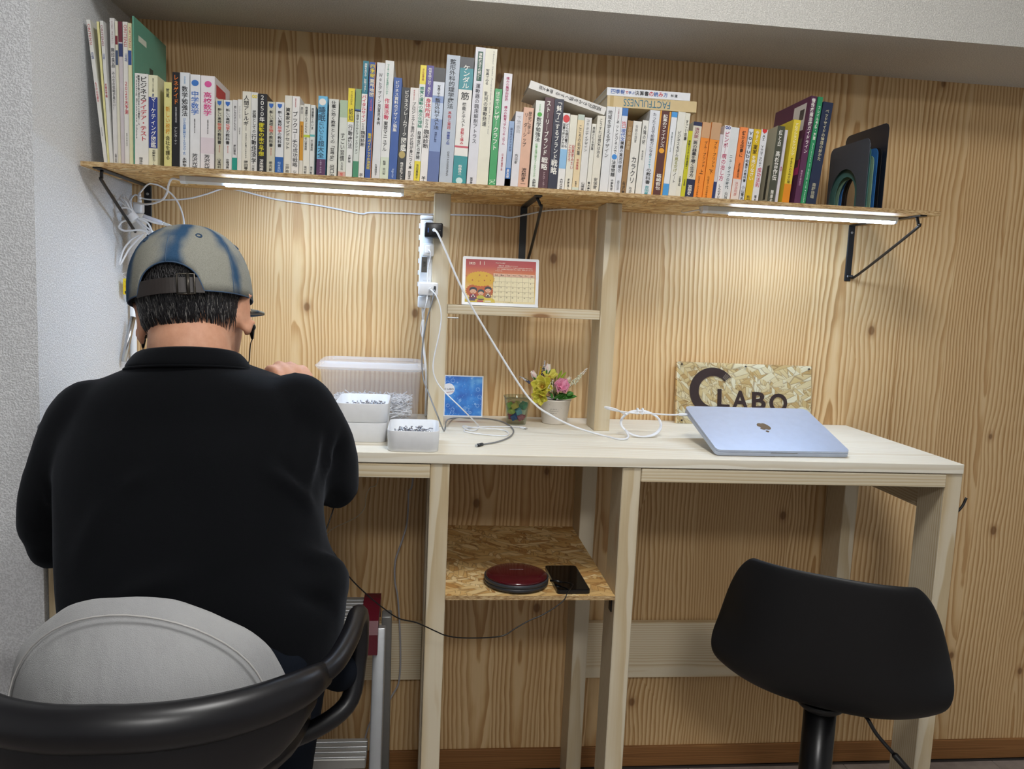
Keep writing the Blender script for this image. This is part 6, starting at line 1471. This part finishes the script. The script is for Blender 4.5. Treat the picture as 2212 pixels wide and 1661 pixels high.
def hand(mb, wrist, fwd, palm_n, side, curl):
    """palm and five separate fingers; fwd = along the hand, palm_n = direction the palm faces, side = towards the thumb"""
    f_ = Vector(fwd).normalized(); p_ = Vector(palm_n); p_ = (p_-f_*p_.dot(f_)).normalized(); s_ = Vector(side); s_ = (s_-f_*s_.dot(f_)-p_*s_.dot(p_)).normalized()
    def W_(a, b, c): return wrist+f_*a+s_*b+p_*c
    pr = []
    for a, w_, t_ in ((-.012, .024, .019), (.01, .027, .018), (.035, .036, .016), (.062, .041, .014), (.082, .040, .012), (.090, .034, .009)):
        pr.append([W_(a, w_*cos(2*pi*q/16), t_*sin(2*pi*q/16)) for q in range(16)])
    mb.rings(pr)
    for b, L, r_ in ((.030, .070, .0088), (.0105, .078, .0090), (-.010, .072, .0087), (-.029, .056, .0078)):
        a0 = W_(.080, b, 0); d = f_; pts = [W_(.05, b*.9, .0), a0]; cur = a0; ang = 0
        for q, seg_ in enumerate((.46, .31, .24)):
            ang += curl*(1.0 if q else .75); dd = f_*cos(ang)+p_*sin(ang); cur = cur+dd*L*seg_; pts.append(cur)
        mb.tube(smooth_path(pts, 3), [v.x for v in smooth_path([Vector((q, 0, 0)) for q in (r_*1.05, r_*1.1, r_, r_*.95, r_*.78)], 3)], 10)
        mb.sphere(pts[-1], r_*.78, 8, 6)
    th = [W_(.012, .018, .006), W_(.034, .042, .012), W_(.056, .052, .024), W_(.074, .048, .036)]
    mb.tube(smooth_path(th, 3), [v.x for v in smooth_path([Vector((q, 0, 0)) for q in (.014, .0125, .0105, .0085)], 3)], 10); mb.sphere(th[-1], .0085, 8, 6)
hand(mb, WR_R, (-.20, .10, .95), (-.62, .78, -.10), (-.5, -.6, .2), .62)
hand(mb, WR_L, (.62, .30, .55), (.35, .35, -.80), (-.3, .3, .8), .45)
v, f, nn = fuse(mb, .0046, 4)
def skin():
    m = Mat('skin'); x, y, z = m.coord(); n = m.noise(m.vec(x, y, z), 22, 4, .6); n2 = m.noise(m.vec(x, y, z), 400, 2)
    m.color(n.ramp([(.3, '#b98468'), (.55, '#cb987c'), (.8, '#d6a88e')])); m.rough(.55); m.set(Subsurface_Weight=.12, Subsurface_Radius=(.012, .005, .003), Subsurface_Scale=.6, Specular_IOR_Level=.35); m.bump(n2+n*.6, .12, .0008); return m.m
body = link('body', v, f, skin(), man, [True]*len(f))
for s in (-1, 1):
    e = MB().sphere(MH @ Vector((s*.031, .086, .002)), .0095, 12, 8).build('eye', flat('#e6e0d8', .2), body)
    MB().sphere(MH @ Vector((s*.031, .0935, .001)), .0045, 10, 6).build('iris', flat('#2a1c14', .15), e)
MB().tube([MH @ Vector((x, .0955, -.067)) for x in (-.02, -.008, .008, .02)], .0016, 6).build('mouth', flat('#8a4a44', .5), body)

# -- hair
ZR, HH = .004, .118
def skull(a, z, k=1.0):
    """point on the head surface; a = azimuth from the back, + to the right"""
    zs_ = [h[0] for h in hd][::-1]; i = 0
    z = max(-.127, min(.116, z))
    while i < len(zs_)-2 and zs_[i+1] < z: i += 1
    h0, h1 = hd[::-1][i], hd[::-1][i+1]; t = (z-h0[0])/(h1[0]-h0[0])
    rx, ry, cy = (h0[j]+(h1[j]-h0[j])*t for j in (1, 2, 3))
    return Vector((rx*k*sin(a), cy-ry*k*cos(a), z))
mb = MB(); rr_ = random.Random(4)
rows = []
for i in range(9):
    row = []
    for j in range(33):
        a = R(-104+208*j/32); low = -.040+.030*(abs(a)/R(104))**2; hi = .060
        z = low+(hi-low)*i/8; row.append(MH @ skull(a, z, 1.022 if 0 < i else 1.004))
    rows.append(row)
inner = [[MH @ skull(R(-104+208*j/32), (-.040+.030*(abs(R(-104+208*j/32))/R(104))**2)+(.060-(-.040+.030*(abs(R(-104+208*j/32))/R(104))**2))*i/8, .985) for j in range(33)] for i in range(9)]
mb.rings([rows[i]+inner[i][::-1] for i in range(9)])
hair = mb.build('hair', flat('#17161a', .6, name='dark_hair'), man); fixnormals(hair)
def strands(n, seed, zlo, zhi, Lmin, Lmax, amax, r0):
    q = random.Random(seed); mb = MB()
    for _ in range(n):
        a = (q.random()*2-1)*amax; z = zlo+(zhi-zlo)*q.random()-.0*abs(a); L = Lmin+(Lmax-Lmin)*q.random()
        z += .022*(abs(a)/R(100))**2
        da = (q.random()-.5)*.22; pts = []
        for t in (0, .35, .7, 1.0):
            zz_ = z-L*t; k = 1.022+.035*sin(pi*min(1, t*.8))+.012*q.random()
            if zz_ < -.055: k -= (-.055-zz_)*1.2
            pts.append(MH @ skull(a+da*t, zz_, max(1.005, k)))
        mb.tube(pts, [r0, r0*.9, r0*.6, r0*.15], 3, False)
    return mb
strands(1500, 8, -.030, .012, .018, .042, R(98), .0011).build('hair_strands', flat('#1c1b1f', .45, name='dark_strand'), hair)['kind'] = 'stuff'
strands(420, 9, -.028, .012, .016, .038, R(98), .0008).build('grey_strands', flat('#84827f', .45, name='grey_strand'), hair)['kind'] = 'stuff'
strands(260, 10, .018, .058, .012, .022, R(34), .0009).build('crown_strands', flat('#2a282a', .45, name='crown_strand'), hair)['kind'] = 'stuff'

# -- cap
def cap_mat():
    m = Mat('acid_washed_denim'); x, y, z = m.coord(); v_ = m.vec(x, y, z)
    n = m.noise(m.vec(x*13.0, y*13.0, z*9.0), 1.0, 3, .55); w_ = m.noise(m.vec(x*900.0, y*900.0, z*500.0), 1.0, 2)
    sd = m.noise(m.vec(x*5.0+3.0, y*5.0, z*3.0), 1.0, 1)
    ang = x._m('ARCTAN2', y*-1.0); seam_ = (ang*3.0).sin().abs()        # wash leaves the dye along the panel seams
    k = (seam_*.42+n*1.0+sd*.45-.56).smooth(.30, .62)
    col = m.mix(k, '#35526f', '#93938a'); col = m.mix(w_.smooth(.35, .7)*.5, col, m.mix(k, '#26405e', '#74746a'))
    m.color(col); m.rough(.9); m.set(Specular_IOR_Level=.1); m.bump(w_, .3, .0008); return m.m
M_CAPD = cap_mat(); AX, AY = .0935, .1105
def cap_bottom(a):
    s = .097*sin(a); z = ZR-.004*cos(a)-.006
    if abs(a) < R(60) and abs(s) < .0500: z = max(z, ZR-.012+.049*sqrt(max(0, 1-(s/.0500)**2))**.8)
    return z
def cap_pt(a, z, k=1.0):
    t = max(0, min(.9999, (z-ZR)/HH)); rho = (1-t**2.5)**(1/2.3) if t > 0 else 1.0
    pan = 1+.008*cos(6*a)*(1-rho)
    return Vector((AX*k*rho*pan*sin(a), -.004-AY*k*rho*pan*cos(a), z))
NA = 144; NT = 16; rings_ = []
for i in range(NT+1):
    t = i/NT; ring = []
    for j in range(NA):
        a = -pi+2*pi*j/NA; zb = cap_bottom(a); tt = 1-(1-t)**1.9
        z = zb+(ZR+HH*.9995-zb)*tt; ring.append(MH @ cap_pt(a, z))
    rings_.append(ring)
capt = MB().rings(rings_, cap=False).build('cap', M_CAPD, man, HC); fixnormals(capt)
md = capt.modifiers.new('cloth', 'SOLIDIFY'); md.thickness = .0022; md.offset = 1
edge = [MH @ cap_pt(-pi+2*pi*j/NA, cap_bottom(-pi+2*pi*j/NA), 1.012) for j in range(NA+1)]
MB().tube(edge, .0013, 6, False).build('hem', flat('#3c5470', .85, name='denim_hem'), capt)
for a in (0, R(62), R(-62), R(122), R(-122), R(180)):
    zb = cap_bottom(a); MB().tube([MH @ cap_pt(a, zb+(ZR+HH-.001-zb)*(1-(1-t/14)**1.9), 1.025) for t in range(15)], .0008, 5).build('panel_seam', flat('#4a6078', .85, name='denim_seam'), capt)
MB().lathe([(.0095, -.001), (.0095, .003), (.006, .0058), (.0005, .0065)], MH @ Vector((0, -.004, ZR+HH+.001)), 16, MH.to_3x3().to_4x4()).build('top_button', M_CAPD, capt)
for a in (R(33), R(-33), R(95), R(-95)):
    c = MH @ cap_pt(a, ZR+.084, 1.03); n_ = (c-MH @ Vector((0, -.004, .02))).normalized(); u_ = n_.orthogonal().normalized(); v_ = n_.cross(u_)
    MB().tube([c+(u_*cos(2*pi*k/14)+v_*sin(2*pi*k/14))*.0042 for k in range(15)], .0014, 6, False).build('eyelet', flat('#22405e', .8), capt)
# strap and buckle
rows = []
for (dz_, k) in ((-.011, 1.0), (-.011, 1.022), (.013, 1.018), (.013, .996)):
    rows.append([MH @ (cap_pt(R(-33+66*j/20), ZR-.002+dz_*1.0, k)) for j in range(21)])
loops_ = [[rows[q][j] for q in range(4)] for j in range(21)]
MB().rings(loops_, smooth=False).build('strap', flat('#2b2523', .5, name='dark_leather'), capt)
M_BUC = flat('#4a4640', .35, metal=.8, name='dark_brass')
def cp(a, dz_): return MH @ cap_pt(R(a), ZR-.001+dz_, 1.045)
MB().tube([cp(10, -.0145), cp(17, -.0145), cp(24.5, -.0145), cp(24.5, .0165), cp(17, .0165), cp(10, .0165), cp(10, -.0145)], .0016, 6).build('buckle', M_BUC, capt)
MB().tube([cp(19, -.0145), cp(19, .0165)], .0028, 6).build('buckle_bar', M_BUC, capt)
# brim
rows = []
for i in range(8):
    r_ = i/7; row = []
    for j in range(25):
        a = R(180-62+124*j/24); p = cap_pt(a, ZR-.004, 1.0); t = (j/24-.5)*2
        d = Vector((sin(a)*.30, 1.0, 0)).normalized(); L = .086*sqrt(max(.0, 1-abs(t)**3.2))
        row.append(p+d*L*r_+Vector((0, 0, -.016*abs(t)**2+.006*r_)))
    rows.append(row)
br_ = MB(); nn_ = 25
br_.add([MH @ p for r in rows for p in r], [(i*nn_+j, i*nn_+j+1, (i+1)*nn_+j+1, (i+1)*nn_+j) for i in range(7) for j in range(nn_-1)], True)
o = br_.build('brim', M_CAPD, capt); md = o.modifiers.new('stiff', 'SOLIDIFY'); md.thickness = .0035; md.offset = 0

# ------------------------------------------------------------------ earphones with a long black lead to the disc player
ear = thing('earphones', 'black wired earphones with a thin lead to the disc player', 'earphones', (.5, -.7, .66))
M_EB = flat('#0a0a0c', .3, name='black_gloss')
ends = []
for s in (1, -1):
    c = MH @ Vector((s*.0900, .014, -.048))
    MB().sphere(c, .0072, 12, 8).build('earbud', M_EB, ear)
    b_ = c+Vector((s*.001, .002, -.020)); MB().tube([c, c+Vector((0, .001, -.008)), b_], [.0052, .0045, .0022], 8).build('bud_stalk', M_EB, ear); ends.append(b_)
chest = Vector((.37, -.575, 1.03))
MB().tube(smooth_path([ends[0], ay(541, 745, -.61), ay(539, 775, -.60), ay(540, 800, -.60), Vector((.43, -.59, 1.07)), chest], 6), .0010, 6).build('bud_lead', M_EB, ear)
MB().tube(smooth_path([ends[1], ends[1]+Vector((.004, .005, -.03)), Vector((.31, -.60, 1.12)), chest], 6), .0010, 6).build('bud_lead', M_EB, ear)
pl = Vector((cdx+rr+.002, cdy-.018, zl+.0125))
MB().tube([pl, pl+Vector((.012, -.004, .001)), pl+Vector((.022, -.010, .001))], [.0022, .0028, .0022], 8).build('jack_plug', M_EB, ear)
c6 = lambda x, y, Y: ay(940+x/5.19, 1100+y/5.19, Y)
lead = [chest, Vector((.45, -.57, .98)), Vector((.545, -.62, .93)), ay(700, 1165, -.66), ay(722, 1195, -.68), ay(752, 1243, -.66), ay(790, 1282, -.64), ay(830, 1315, -.62), ay(862, 1336, -.61), ay(900, 1345, -.60), c6(0, 1365, -.58), c6(110, 1412, -.57), c6(250, 1438, -.56), c6(450, 1443, -.55), c6(640, 1435, -.54), c6(780, 1410, -.535), c6(900, 1335, -.53), c6(1050, 1250, -.525), c6(1200, 1185, -.52), c6(1350, 1095, -.515), c6(1450, 1010, -.51), c6(1485, 930, -.50), pl+Vector((.040, -.045, .008)), pl+Vector((.034, -.020, .003)), pl+Vector((.022, -.010, .001))]
MB().tube(smooth_path(lead, 6), .0012, 6).build('main_lead', M_EB, ear)
bpy.data.scenes.remove(TMP)
